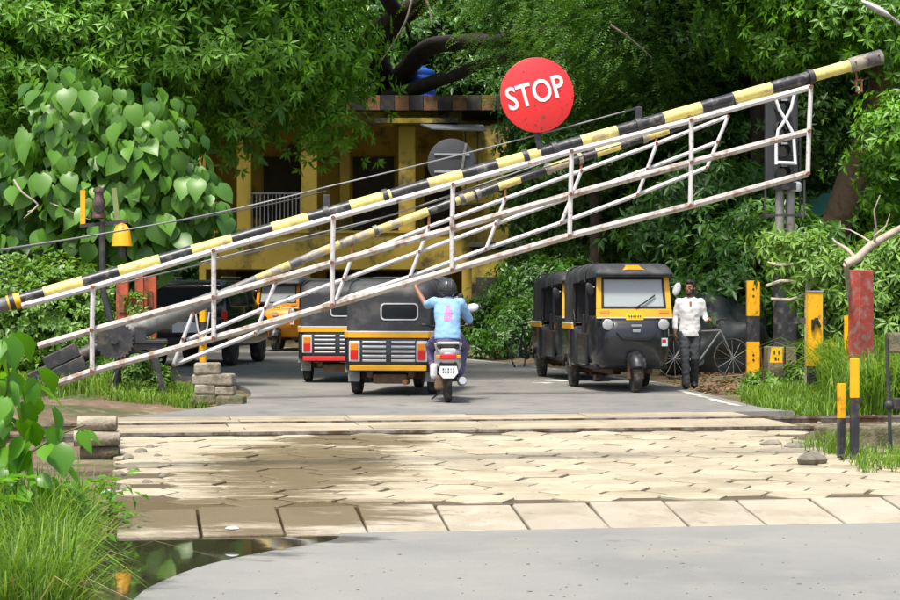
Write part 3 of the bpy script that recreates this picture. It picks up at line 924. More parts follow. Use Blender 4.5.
for k in range(1, 8):
    up = MB().tube([Lc(ntop[k], -.09), Lc(nmid[k], -.09), Lc(nbot[k], -.09)], .021, 8).build('skirt_upright', M['white_paint'], g, smooth=40)
    for p in (ntop[k], nmid[k], nbot[k]):
        MB().tube([Lc(p, -.13), Lc(p, -.02)], .017, 8).build('hinge_pin', M['rust'], up, smooth=40)
    if k < 7:
        MB().tube([Lc(nb(ntop[k][0] - 3), -.0), Lc(ntop[k], -.05)], .014, 6).build('hanger', M['rust'], up)
MB().tube([Lc(ntop[7]), Lc(nb(795))], .02, 6).build('hanger', M['rust'], g)
for px in (102, 452, 735):
    MB().tube([Lc(nb(px)), Lc(polyline_at(ntop, px + 1), -.05)], .016, 6).build('hanger', M['iron'], g)
# stay wires tied to the lugs on the boom
def wire(g, pts, r, m, sag=0.0):
    out = []
    for a, b in zip(pts[:-1], pts[1:]):
        for k in range(8):
            t = k / 8
            p = a.lerp(b, t); p.z -= sag * 4 * t * (1 - t)
            out.append(p)
    out.append(pts[-1])
    return MB().tube(out, r, 6).build('stay_wire', M[m], g, smooth=60)
wire(g, [Lc((-150, 268)), Lc((130, 229)), Lc((326, 187))], .006, 'cable_pale', .02)
wire(g, [Lc((-150, 272)), Lc((165, 223)), Lc((326, 191))], .005, 'cable', .02)
wire(g, [Lc((326, 187)), Lc((637, 108))], .006, 'cable_pale', .015)
MB().bar(Lc((625, 111)), Lc((640, 107)), .02, .02).build('stay_bracket', M['iron'], g)
wire(g, [Lc((120, 283), .1), Lc((330, 233), .1), Lc((640, 138), .1)], .006, 'cable_pale', .0)
pedestal(g, Q_z if False else Lc((-78, 326)).z, 1)
# a standing mast for the stay wires, over the pivot
mz = Lc((-78, 326)).z
MB().tube([(0.0, .36, -.1), (-.1, .36, mz + .7)], .05, 10).build('stay_mast', M['iron'], g, smooth=40)
counterweights(g, Lc((-148, 349)) + Vector((-.25, 0, -.1)), math.atan2(243, 860))

# --- STOP disc, bolted to the near gate's boom
def stop_disc(g, c, r, tilt, front, lettering, mfront):
    """a thin disc with rim; the front looks towards -Y (front=-1) or +Y"""
    rot = Matrix.Rotation(tilt, 4, 'Y')
    dm = MB().lathe([(r * .985, -.006), (r, -.003), (r, .003), (r * .985, .006)], (0, 0, 0), axis='y', n=56)
    o = dm.build('stop_disc', M[mfront], g, smooth=40)
    o.location = c
    MB().bar(Vector((-.1, .02, r * .3)), Vector((.04, .03, -r - .17)), .05, .012, ref=(0, 1, 0)).build('disc_bracket', M['iron'], o)
    MB().bar(Vector((-.25, .016, 0)), Vector((.25, .016, .0)), .04, .012, ref=(0, 1, 0)).build('disc_strap', M['iron'], o)
    return o
c = P(537, 95, dline(537, ND) - .07); c = g.matrix_world.inverted() @ c if False else Matrix.Rotation(-ROT, 4, 'Z') @ (c - Vector(g.location))
disc = stop_disc(g, c, 37.6 / F * ND, 0, -1, True, 'stop_red')
def text_mesh(s, size, m, extrude=.002, offset=0.0):
    cu = bpy.data.curves.new('lettering', 'FONT')
    cu.body = s; cu.size = size; cu.align_x = 'CENTER'; cu.align_y = 'CENTER'
    cu.extrude = extrude; cu.offset = offset; cu.resolution_u = 3
    cu.space_character = 1.0
    to = bpy.data.objects.new('tmp', cu); COL.objects.link(to)
    bpy.context.view_layer.update()
    me = bpy.data.meshes.new_from_object(to.evaluated_get(bpy.context.evaluated_depsgraph_get()))
    bpy.data.objects.remove(to); bpy.data.curves.remove(cu)
    me.materials.clear(); me.materials.append(M[m]); me.name = 'lettering'
    return me
def letter(s, size, m, parent, loc, rot, offset=0.0, sx=1.0):
    o = link('lettering', text_mesh(s, size, m, offset=offset), parent)
    o.location = loc; o.rotation_euler = rot; o.scale = (sx, 1, 1)
    return o
lt = letter('STOP', .275, 'stop_white', disc, (-.015, -.0095, .012), (R(90), 0, 0), offset=.004, sx=.80)
lt.rotation_euler = (R(90), R(-16), 0)
for (x, z, r) in ((.02, .02, .010), (.055, -.19, .016), (-.02, -.09, .007), (-.12, .2, .006), (.2, -.05, .006)):
    MB().lathe([(r, -.0095), (r * .9, -.006)], (x, 0, z), axis='y', n=10).build('rust_spot', M['rust'], disc)

# --- far gate
FD = 28.1
fb_line = [(215, 297), (276, 271), (330, 248), (450, 203.5), (560, 165), (668, 130), (776, 91)]
g, Lc = gate('level_crossing_gate', 'worn yellow boom gate on a black cast pedestal with counterweights and folding white skirt', FD, {'pivot': (137, 331)}, None, None, None, None, None, None, None, None)
far_gate = g
def fb(x): return polyline_at(fb_line, x)
fe = [(215, 256, 'boom_grey'), (256, 290, 'boom_yellow_worn'), (290, 312, 'boom_black_worn'), (312, 340, 'boom_yellow_worn'), (340, 356, 'boom_black_worn'), (356, 378, 'boom_yellow_worn'), (378, 402, 'boom_yellow_worn'), (402, 428, 'boom_yellow'),
      (428, 455, 'boom_black'), (455, 474, 'boom_yellow_worn'), (474, 498, 'boom_black'), (498, 520, 'boom_yellow'), (520, 545, 'boom_black'), (545, 572, 'boom_yellow_worn'), (572, 596, 'boom_black'), (596, 620, 'boom_yellow'), (620, 642, 'boom_black'), (642, 668, 'boom_yellow'), (668, 700, 'boom_black'), (700, 735, 'boom_black'), (735, 775, 'boom_yellow')]
for a_, b_, m in fe:
    a, b = Lc(fb(a_)), Lc(fb(b_)); t = b - a
    MB().tube([a + t * .003, b - t * .003], .062, 14).build('painted_band', M[m], g, smooth=40)
MB().tube([Lc((66, 363)), Lc((100, 347)), Lc((104, 345))], .105, 18).build('counterweight_arm', M['iron'], g, smooth=40)
MB().tube([Lc((104, 345)), Lc((112, 341)), Lc((170, 316)), Lc((216, 297))], [.125, .16, .125, .09], 20).build('boom_root', M['boom_grey'], g, smooth=40)
counterweights(g, Lc((62, 365)) + Vector((.05, -.08, 0)), math.atan2(17, 36))
for px in (218, 376, 462, 478, 548, 580, 644):
    cl = MB().tube([Lc(fb(px - 2)), Lc(fb(px + 2))], .085, 14).build('clamp', M['boom_black_worn'], g, smooth=40)
c = Lc((463, 187))
MB().tube([c, Lc((456, 174))], .03, 8).build('rust_bolt', M['rust'], g)
pedestal(g, Lc((137, 331)).z)
ft = [(194, 313), (276, 283), (352, 258), (429, 227), (505, 199), (581, 171), (656, 144), (727, 117)]
fbm = [(174, 365), (256, 333), (336, 301), (410, 277), (486, 249), (561, 223), (637, 195), (706, 168)]
fm = [((a[0] + b[0]) / 2, (a[1] + b[1]) / 2) for a, b in zip(ft, fbm)]
skirt_bar('skirt_rail', ft[1:], 'white_paint', .030, g, Lc, -.05)
skirt_bar('skirt_rail', [(187, 340)] + fm[1:], 'white_paint', .030, g, Lc, -.05)
skirt_bar('skirt_rail', fbm, 'white_paint', .032, g, Lc, -.05)
for k in range(8):
    up = MB().tube([Lc(ft[k], -.1), Lc(fbm[k], -.1)], .026, 8).build('skirt_upright', M['white_paint'], g, smooth=40)
    for p in (ft[k], fm[k], fbm[k]):
        MB().tube([Lc(p, -.14), Lc(p, -.02)], .022, 8).build('hinge_pin', M['rust'], up, smooth=40)
    if 0 < k < 7:
        MB().tube([Lc(fb(ft[k][0])), Lc(ft[k], -.05)], .02, 6).build('hanger', M['rust'], up)
c = Lc((452, 163)); c.y += .02
fdsc = stop_disc(g, c, .345, 0, 1, False, 'disc_back')
for z_ in (-.12, .12):
    MB().box((0.0, -.018, z_), (.5, .02, .03)).build('disc_strap', M['grille'], fdsc)
MB().bar(Vector((.12, -.02, -.2)), Vector((.2, -.02, .28)), .035, .02, ref=(0, 1, 0)).build('disc_strap', M['boom_grey'], fdsc)
wire(g, [Lc((200, 262), .1), Lc((395, 214), .1), Lc((600, 143), .1)], .009, 'cable_pale', .0)
# chain hanging from the small orange post is its own thing below
# ------------------------------------------------------------------ posts and gear beside the road
def post_at(name, label, px, py0, d, cat='post', rz=0.0):
    x = (px - 450) / F * d
    return thing(name, label, cat, (x, d, gz(x, d)), rz)
def zat(py, d): return CAMH + (HZ - py) / F * d
def channel(w, dp, t, z0, z1):
    """an upright steel channel, web to the front"""
    mb = MB()
    mb.prism([(-w / 2, 0), (w / 2, 0), (w / 2, dp), (w / 2 - t, dp), (w / 2 - t, t), (-w / 2 + t, t), (-w / 2 + t, dp), (-w / 2, dp)], z0, z1)
    return mb
# tall black and yellow marker post
d = 32.5
t = post_at('marker_post', 'upright marker post banded yellow, black and yellow beside the verge', 753.5, 0, d)
z0 = t.location.z
for (ya, yb, m) in ((280.5, 316, 'orange_yellow'), (316.3, 341.5, 'post_black'), (341.8, 376, 'orange_yellow'), (376.3, 392, 'post_black')):
    channel(.205, .12, .02, zat(yb, d) - z0, zat(ya, d) - z0).build('painted_band', M[m], t)
for py in (289, 296, 355, 360):
    MB().lathe([(.018, -.006), (.018, .0)], (.0, 0, zat(py, d) - z0), axis='y', n=10).build('bolt_hole', M['ink'], t)
# concrete stub with number plate
d = 31.4
t = post_at('concrete_stub', 'square weathered concrete footing under the signal post', 781, 0, d, 'footing')
MB().box((0, .1, .18), (.46, .5, .75), taper=.95).build('block', M['mossy_concrete'], t, bevel=.015)
d = 31.1
pl = post_at('number_plate', 'small yellow kilometre plate leaning against the signal post', 777, 0, d, 'sign')
pl.location.z = zat(362, d) - .01
MB().prism([(-.115, -.01), (.085, -.01), (.085, .01), (-.115, .01)], 0, .01).build('foot', M['orange_yellow'], pl)
pm = MB(); pm.add([(-.115, 0, 0), (.085, 0, 0), (.085, 0, .235), (-.085, 0, .235), (-.115, .015, 0), (.085, .015, 0), (.085, .015, .235), (-.085, .015, .235)], [(0, 1, 2, 3), (7, 6, 5, 4), (0, 4, 5, 1), (1, 5, 6, 2), (2, 6, 7, 3), (3, 7, 4, 0)])
pm.build('plate', M['plate_yellow'], pl)
for (x, z, w, h) in ((-.04, .16, .022, .06), (.03, .16, .022, .06), (-.02, .06, .03, .05), (.02, .05, .02, .03)):
    MB().box((x, -.002, z), (w, .004, h)).build('plate_mark', M['ink'], pl)
# colour light signal
d = 31.6
t = post_at('railway_signal', 'tall colour light railway signal with dark lamp board crossed by white bars', 785, 0, d, 'signal')
z0 = t.location.z
k = d / F
for dx in (-.085, .085):
    MB().tube([(dx, 0, zat(272, d) - z0), (dx, 0, zat(186, d) - z0)], .072, 14).build('mast_tube', M['post_metal'], t, smooth=40)
MB().tube([(0, 0, .3), (0, 0, zat(270, d) - z0)], .19, 18).build('mast_base', M['post_black'], t, smooth=40)
MB().tube([(0, 0, zat(190, d) - z0), (0, 0, zat(183, d) - z0)], .21, 16).build('mast_cap', M['iron'], t, smooth=40)
MB().lathe([(.075, 0), (.09, .03), (.09, .13), (.05, .16)], (.16, -.05, zat(192, d) - z0), n=14).build('relay_can', M['pale_trim'], t, smooth=40)
bx0, bx1 = (764 - 785) * k, (797 - 785) * k
board = MB().box(((bx0 + bx1) / 2, -.05, (zat(92, d) + zat(184, d)) / 2 - z0), (bx1 - bx0, .10, zat(92, d) - zat(184, d))).build('lamp_board', M['signal_board'], t, bevel=.03)
cx = (bx0 + bx1) / 2
for py in (108, 129, 151, 173):
    zz = zat(py, d) - z0
    MB().lathe([(.105, -.03), (.105, .0), (.085, .01)], (cx, -.11, zz), axis='y', n=18).build('lamp_lens', M['dark_glass'], board, smooth=40)
    vm = MB(); rings = []
    for yy, rr in ((-.11, .125), (-.36, .115)):
        ring = []
        for j in range(11):
            a = R(-20) + R(220) * j / 10
            ring.append(Vector((cx + rr * math.cos(a), yy, zz + rr * math.sin(a))))
        for j in range(10, -1, -1):
            a = R(-20) + R(220) * j / 10
            ring.append(Vector((cx + (rr - .008) * math.cos(a), yy, zz + (rr - .008) * math.sin(a))))
        rings.append(ring)
    vm.loft(rings); vm.build('lamp_visor', M['iron'], board, smooth=40)
    MB().box((cx, -.365, zz + .095), (.10, .006, .03)).build('visor_label', M['grille'], board)
def xb(pts, nm='cross_bar'):
    MB().tube([((px - 785) * k, -.40, zat(py, d) - z0) for px, py in pts], .026, 8).build(nm, M['rope_white'], t, smooth=60)
xb([(771, 100), (775, 112), (783, 125), (789, 136), (790, 150), (791, 166)])
xb([(790, 97), (787, 110), (781, 122), (774, 132), (772, 145), (772, 166)])
xb([(772, 164), (791, 165)])
MB().tube([((793 - 785) * k, -.02, zat(220, d) - z0), ((793 - 785) * k, -.02, zat(92, d) - z0)], .028, 8).build('ladder_rail', M['post_green'], t, smooth=40)
MB().tube([((800 - 785) * k, .02, zat(215, d) - z0), ((800 - 785) * k, .02, zat(130, d) - z0)], .02, 8).build('ladder_rail', M['iron'], t, smooth=40)
for py in (140, 155, 170, 185, 200):
    MB().tube([((793 - 785) * k, 0, zat(py, d) - z0), ((800 - 785) * k, 0, zat(py, d) - z0)], .012, 6).build('ladder_rung', M['iron'], t)
fr_ = MB()
zz = zat(216, d) - z0
for (a, b) in (((-.36, -.3), (.25, -.3)), ((.25, -.3), (.25, .2)), ((.25, .2), (-.36, .2)), ((-.36, .2), (-.36, -.3))):
    fr_.bar((a[0], a[1], zz), (b[0], b[1], zz), .04, .04)
fr_.bar((-.36, -.3, zz), (-.36, -.3, zz + .55), .03, .03).bar((.25, -.3, zz), (.25, -.3, zz + .55), .03, .03)
fr_.build('platform_frame', M['iron'], t)
# rest post of the far gate, yellow channel with hook
d = 28.4
t = post_at('gate_rest_post', 'broad yellow channel rest post with slotted hook and side bracket', 815.5, 0, d, 'post', ROT)
z0 = t.location.z
channel(.215, .11, .018, zat(366, d) - z0, zat(292, d) - z0).build('upper_post', M['orange_yellow'], t)
channel(.19, .10, .018, zat(400, d) - z0, zat(366.3, d) - z0).build('lower_post', M['post_black'], t)
MB().box((0, .05, zat(292, d) - z0 + .012), (.225, .13, .02)).build('cap_plate', M['grille'], t)
hk = MB()
hk.bar((-.05, -.03, zat(328, d) - z0), (.0, -.03, zat(318, d) - z0), .03, .04, ref=(0, 1, 0)).bar((.0, -.03, zat(318, d) - z0), (.06, -.03, zat(327, d) - z0), .03, .04, ref=(0, 1, 0)).box((-.05, -.03, zat(325, d) - z0), (.03, .04, .16))
hk.build('hook', M['ink'], t)
MB().bar((-.02, -.02, zat(346, d) - z0), (.27, .0, zat(345, d) - z0), .03, .055).build('bracket_arm', M['orange_yellow'], t)
d2 = 27.2
b2 = post_at('angle_bracket_post', 'bent yellow angle iron standing in the grass next to the red block', 846, 0, d2, 'post')
z1 = b2.location.z
MB().bar((0, 0, 0), (0, 0, zat(319, d2) - z1), .05, .05, ref=(0, 1, 0)).build('upright', M['orange_yellow'], b2)
MB().bar((-.028, .002, zat(320, d2) - z1 + .03), (.13, .002, zat(320, d2) - z1 + .03), .045, .06).build('head', M['orange_yellow'], b2)
MB().bar((-.45, 1.45, zat(322, d2) - z1), (.0, 1.45, zat(323, d2) - z1), .06, .09).build('crossbar', M['post_black'], b2)
# red block post
d = 26.2
t = post_at('red_post', 'squat weathered red painted concrete post rising out of tall grass', 861, 0, d, 'post', R(28))
z0 = t.location.z
hh = zat(270, d) - z0
MB().box((0, 0, hh / 2), (.26, .25, hh), taper=.9).build('shaft', M['red_paint'], t, bevel=.012)
# rest post of the near gate: two steel bars, yellow above black
d = dline(851, 17.25)
t = post_at('gate_rest_post', 'narrow twin bar rest post, yellow above black, by the near rail', 851, 0, d, 'post', ROT + R(6))
t.location.z = 0
z0 = 0
def bandbar(x, y, w, dp, zs):
    for (a, b, m) in zs:
        MB().box((x, y, (a + b) / 2), (w, dp, b - a)).build('painted_bar', M[m], t, bevel=.004)
bandbar(.035, 0, .072, .05, ((zat(398, d), zat(358.5, d), 'orange_yellow'), (-.12, zat(398, d) - .003, 'post_black')))
bandbar(-.035, .12, .062, .05, ((zat(419, d), zat(384, d), 'orange_yellow'), (-.1, zat(419, d) - .003, 'post_black')))
MB().box((.09, .0, zat(400, d)), (.04, .04, .03)).build('bolt', M['iron'], t)
# thin wire stand at the far right
d = 18.6
t = post_at('signal_wire_stand', 'thin black iron rod with clamp and pulley box beside the rails', 889, 0, d, 'post')
z0 = t.location.z
MB().tube([(0.02, 0, 0), (0, 0, zat(405, d) - z0), (-.02, 0, zat(338, d) - z0)], .018, 8).build('rod', M['iron'], t, smooth=40)
MB().ell((0, 0, zat(405, d) - z0), (.045, .045, .05), 10, 7).build('clamp', M['iron'], t, smooth=50)
MB().box((.10, .03, zat(404, d) - z0), (.13, .09, .11)).build('pulley_box', M['iron'], t, bevel=.01)
MB().box((.12, .12, zat(343, d) - z0), (.24, .14, .19)).build('upper_box', M['mossy_concrete'], t, bevel=.02)
# concrete edge beam at the right of the track
p = UV(9.3, 19.1)
o = MB().box((0, 0, 0), (4.0, .28, .40)).build('edge_beam', M['mossy_concrete'], None, bevel=.02)
o.location = (p.x - .55, p.y - .05, -.05); o.rotation_euler = (0, 0, ROT)
tag(o, 'long grey concrete edge beam beside the rails behind the twin bar post', 'beam')
# dead branch lying over the red post
d = 25.6
t = thing('dead_branch', 'bare pale forked branch lying above the red post', 'branch', P(846, 264, d))
o0 = P(846, 264, d)
def br(pts, r0, r1, nm='limb'):
    n = len(pts)
    MB().tube([P(px, py, d + dd) - o0 for px, py, dd in pts], [r0 + (r1 - r0) * i / (n - 1) for i in range(n)], 8).build(nm, M['dead_wood'], t, smooth=50)
br([(846, 264, 0), (858, 258, 0), (870, 246, .1), (885, 237, .2), (905, 226, .2), (930, 214, .3)], .06, .04)
br([(855, 258, 0), (847, 249, .2), (835, 242, .3), (832, 238, .3)], .03, .012)
br([(874, 243, .1), (876, 228, .0), (874, 210, -.1), (880, 195, -.1)], .02, .006, 'twig')
br([(872, 243, .1), (861, 236, .2), (850, 230, .4), (838, 228, .5)], .016, .005, 'twig')
br([(874, 236, 0), (886, 226, 0), (890, 214, 0)], .014, .005, 'twig')
br([(846, 264, 0), (850, 300, .9), (858, 332, 1.2), (862, 372, 1.3)], .04, .03)
# bare twigs stacked in front of the signal mast
d = 28.9
t = thing('twig_bundle', 'dry horizontal twigs caught in the vines before the signal mast', 'branch', P(800, 270, d))
o0 = P(800, 270, d)
for pts in ([(767, 263), (780, 265), (800, 263), (822, 262)], [(766, 286), (780, 281), (800, 281)], [(771, 299), (790, 300), (806, 294)], [(822, 262), (835, 270), (850, 266)], [(806, 294), (815, 280), (822, 262)]):
    MB().tube([P(px, py, d + random.uniform(-.1, .1)) - o0 for px, py in pts], .022, 6).build('twig', M['dead_wood'], t, smooth=50)
MB().tube([P(808, 262, d) - o0, P(806, 300, d) - o0, P(806, 396, d) - o0], .02, 6).build('twig', M['dead_wood'], t, smooth=50)
# teal sheet roof among the trees
p = P(818, 217, 38)
t = thing('lean_to_roof', 'tilted teal corrugated sheet roof half hidden behind the signal', 'roof', (p.x, p.y, 0))
sm = MB(); rings = []
for i in range(17):
    x = -.45 + .9 * i / 16
    h = .02 * math.sin(i * 1.6) + x * .55
    rings.append([Vector((x, 0, p.z + h)), Vector((x + .1, 1.6, p.z + h + .35)), Vector((x + .1, 1.6, p.z + h + .33)), Vector((x, 0, p.z + h - .02))])
sm.loft(rings); sm.build('sheet', M['tarp_teal'], t, smooth=60)
for (x, y) in ((-.4, .1), (.4, .1), (-.3, 1.5), (.5, 1.5)):
    MB().tube([(x, y, -.1), (x, y, p.z + x * .55 + (.33 if y > 1 else 0) - .05)], .04, 8).build('prop', M['bark'], t)
# street lamp arm in the top right corner
d = 34.0
a, b = P(866, 3, d), P(885, 13, d)
t = thing('street_lamp', 'pale street lamp arm reaching over the right hand verge', 'lamp', (P(935, 300, d).x, d, 0))
o0 = t.location
MB().tube([(0, 0, -.1), (0, 0, P(0, 35, d).z)], [.09, .06], 10).build('pole', M['post_metal'], t, smooth=40)
MB().tube([Vector((0, 0, P(0, 35, d).z - .02)), P(905, 28, d) - o0, b - o0, a - o0], [.04, .035, .03, .03], 8).build('arm', M['post_metal'], t, smooth=40)
MB().ell(((P(876, 9, d) - o0)), (.30, .10, .06), 12, 8, Matrix.Rotation(R(28), 3, 'Y')).build('lamp_head', M['pale_trim'], t, smooth=50)

# ------------------------------------------------------------------ left side gear
# red oxide channels behind the pedestal
d = 28.9
for (px, ya, yb, w, lab) in ((122, 279, 398, .17, 'rusty red iron channel post directly behind the gate pedestal'), (139, 276, 380, .12, 'middle red iron channel overgrown with creeper behind the pedestal'), (150, 276, 385, .17, 'red iron channel post next to the dark car')):
    t = post_at('channel_post', lab, px, 0, d + (px - 122) * .02, 'post')
    dd = t.location.y
    channel(w, .12, .02, -.1, zat(ya, dd) - t.location.z).build('channel', M['red_oxide'], t)
    MB().box((0, -.012, (zat(ya, dd)) * .75), (w * .5, .02, .25)).build('splice_plate', M['rust'], t)
    if px == 122:
        MB().box((.16, .02, zat(330, dd) / 1 - t.location.z - .45), (.07, .1, 1.9)).build('web', M['red_oxide'], t)
# black mast with lantern, reflectors and a yellow bell
d = 27.6
t = post_at('gate_lamp_mast', 'dark leaning mast carrying a lantern, coloured strips and a yellow bell', 103, 0, d, 'mast')
z0 = t.location.z
x0 = t.location.x
def Lm(px, py): return P(px, py, d) - Vector((x0, d, z0))
MB().tube([Lm(117, 340) , Lm(108, 310), Lm(103, 290), Lm(102, 222)], .045, 10).build('mast', M['iron'], t, smooth=40)
MB().tube([Vector((.22, 0, -.1)), Lm(117, 340)], .045, 10).build('mast', M['iron'], t, smooth=40)
MB().bar(Lm(80, 226), Lm(128, 221), .04, .05).build('cross_arm', M['iron'], t)
MB().bar(Lm(83, 226), Lm(83, 190), .07, .02, ref=(0, 1, 0)).build('orange_strip', M['orange_yellow'], t)
MB().bar(Lm(118, 224), Lm(114, 188), .07, .02, ref=(0, 1, 0)).build('green_strip', M['post_green'], t)
c = Lm(99, 219)
k = 27.6 / F
MB().lathe([(5 * k, 0), (7 * k, 1 * k), (7 * k, 4 * k), (5.2 * k, 7 * k), (6.3 * k, 13 * k), (6.3 * k, 18 * k), (4.5 * k, 22 * k), (4.5 * k, 26 * k), (6 * k, 27.5 * k), (5.5 * k, 30 * k), (2 * k, 32 * k)], c, n=18).build('lantern', M['lantern_grey'], t, smooth=35)
MB().lathe([(4.2 * k, -.02), (4.0 * k, .02)], c + Vector((.01, -6.2 * k, 10 * k)), axis='y', n=14).build('lantern_lens', M['dark_glass'], t, smooth=40)
c = Lm(122, 246)
MB().lathe([(10.5 * k, 0), (10.2 * k, 2 * k), (9 * k, 10 * k), (7.5 * k, 17 * k), (5 * k, 21 * k), (1.5 * k, 23 * k)], c, n=20).build('bell', M['orange_yellow'], t, smooth=35)
MB().tube([c, c + Vector((0, 0, -.16))], .05, 10).build('bell_stem', M['iron'], t, smooth=40)
# small orange pipe post with chains
d = 28.7
t = post_at('chain_post', 'short orange and dark pipe post with a white chain below the grey boom', 203, 0, d, 'post')
z0 = t.location.z
for (ya, yb, m) in ((306, 322, 'orange_yellow'), (322.3, 336, 'iron'), (336.3, 350, 'orange_yellow'), (350.3, 362, 'orange_yellow')):
    MB().tube([(0, 0, zat(yb, d) - z0), (0, 0, zat(ya, d) - z0)], .055, 12).build('painted_band', M[m], t, smooth=40)
MB().tube([(0, 0, -.08), (0, 0, zat(362.3, d) - z0)], .055, 12).build('foot', M['post_black'], t, smooth=40)
MB().lathe([(.075, 0), (.085, .05), (.06, .11), (.02, .13)], (0, 0, zat(306, d) - z0), n=14).build('cap', M['dirty_white_paint'], t, smooth=40)
ch = []
for kk in range(15):
    a = kk / 14
    ch.append(Vector((-.1 + .2 * a, -.07, zat(312, d) - z0 - .46 * math.sin(a * math.pi))))
MB().tube(ch, .013, 6).build('chain', M['white_paint'], t, smooth=40)
# stacked concrete blocks on the left verge
d = 26.6
def blk(pxa, pxb, ya, yb, dd, lab, m='concrete', dep=.32, rz=0.0):
    k = dd / F
    w = (pxb - pxa) * k; h = (yb - ya) * k
    x = ((pxa + pxb) / 2 - 450) * k
    mb = MB().box((0, 0, 0), (w, dep, h - .006))
    o = mb.build('concrete_block', M[m], None, bevel=min(h, w) * .2, seg=3)
    o.location = (x, dd + dep / 2, zat((ya + yb) / 2, dd)); o.rotation_euler = (0, 0, rz)
    tag(o, lab, 'concrete block', 'stacked concrete blocks')
    return o
blk(193, 219, 363, 375, d, 'short pale concrete block, topmost of the stack under the orange pipe post', rz=R(4))
blk(192, 233, 374, 386, d, 'long pale concrete block, second from the top under the orange pipe post', rz=R(-3))
blk(194, 215, 384.5, 394.5, d, 'short concrete block in the third row of the verge stack', rz=R(2))
blk(215, 234, 386, 396, d, 'stubby concrete block ending the third row of the verge stack', rz=R(-2))
blk(192, 216, 394.5, 405, d, 'mossy block at the grassy end of the bottom row of the verge stack', 'mossy_concrete')
blk(216, 244, 396, 408.5, d - .1, 'mossy block at the road end of the bottom row of the verge stack', 'mossy_concrete', rz=R(-4))
# round ended sleeper stubs at the left end of the crossing
d = 18.4
for (ya, yb, xa, xb, lab) in ((416, 431, 78, 117, 'topmost round ended concrete stub of the pile by the foreground grass'), (431, 446, 74, 120, 'second round ended concrete stub of the pile by the foreground grass'), (446, 460, 80, 119, 'third mossy concrete stub of the pile by the foreground grass'), (460, 478, 72, 120, 'lowest mossy concrete stub of the pile by the foreground grass')):
    k = d / F
    h = (yb - ya) * k
    o = MB().tube([((xa - xb) * k, 0, 0), (-.05, 0, 0), (-.01, 0, 0), (0.0, 0, 0)], [(h * .52, h * .5), (h * .52, h * .5), (h * .48, h * .46), (h * .36, h * .34)], 14, ref=(0, 1, 0)).build('concrete_stub', M['mossy_concrete' if ya > 440 else 'concrete'], None, smooth=40)
    o.location = ((xb - 450) * k, d + random.uniform(-.05, .1), zat((ya + yb) / 2, d)); o.rotation_euler = (0, 0, R(random.uniform(-10, 12)))
    tag(o, lab, 'concrete stub', 'pile of concrete stubs')
# ------------------------------------------------------------------ vehicles
def wheel(parent, c, r, w, name='wheel', rimm='rim'):
    """axle along x"""
    t = MB().lathe([(r * .62, -w * .42), (r * .80, -w * .5), (r * .94, -w * .46), (r, -w * .25), (r, w * .25), (r * .94, w * .46), (r * .80, w * .5), (r * .62, w * .42)], (0, 0, 0), axis='x', n=28).build(name, M['tyre'], parent, smooth=35)
    t.location = c
    MB().lathe([(r * .18, -w * .30), (r * .25, -w * .34), (r * .30, -w * .26), (r * .52, -w * .24), (r * .615, -w * .44), (r * .625, -w * .40), (r * .625, w * .40), (r * .615, w * .44), (r * .52, w * .24), (r * .3, w * .26), (r * .25, w * .34), (r * .18, w * .30)], (0, 0, 0), axis='x', n=24).build('rim', M[rimm], t, smooth=35)
    return t

def rrect(cx, cz, w, h, r, n=4):
    pts = []
    for (sx, sz, a0) in ((1, 1, 0), (-1, 1, 90), (-1, -1, 180), (1, -1, 270)):
        for j in range(n + 1):
            a = R(a0 + 90 * j / n)
            pts.append((cx + sx * (w / 2 - r) + r * math.cos(a), cz + sz * (h / 2 - r) + r * math.sin(a)))
    return pts

def plate_xz(name, pts, y0, y1, m, parent, smooth=None, bevel=0):
    mb = MB(); n = len(pts)
    mb.loft([[Vector((x, y0, z)) for x, z in pts], [Vector((x, y1, z)) for x, z in pts]])
    return mb.build(name, M[m], parent, smooth=smooth, bevel=bevel)

def ring_xz(name, outer, inner, y0, y1, m, parent):
    mb = MB(); n = len(outer)
    vs = [Vector((x, y0, z)) for x, z in outer] + [Vector((x, y0, z)) for x, z in inner] + [Vector((x, y1, z)) for x, z in outer] + [Vector((x, y1, z)) for x, z in inner]
    fs = []
    for i in range(n):
        j = (i + 1) % n
        fs += [(i, j, n + j, n + i), (2 * n + i, 3 * n + i, 3 * n + j, 2 * n + j), (i, 2 * n + i, 2 * n + j, j), (n + i, n + j, 3 * n + j, 3 * n + i)]
    mb.add(vs, fs)
    return mb.build(name, M[m], parent, smooth=40)

def marks(parent, c, w, h, n):
    """two rows of small dark strokes: plate characters too small to read"""
    mb = MB(); rr = random.Random(n)
    for row in (-.7, .7):
        for k in range(n):
            x = -w / 2 + w * (k + .5) / n
            mb.box(c + Vector((x, 0, row * h)), (w / n * rr.uniform(.3, .62), .004, h * rr.uniform(.8, 1.05)))
    mb.build('plate_marks', M['ink'], parent)

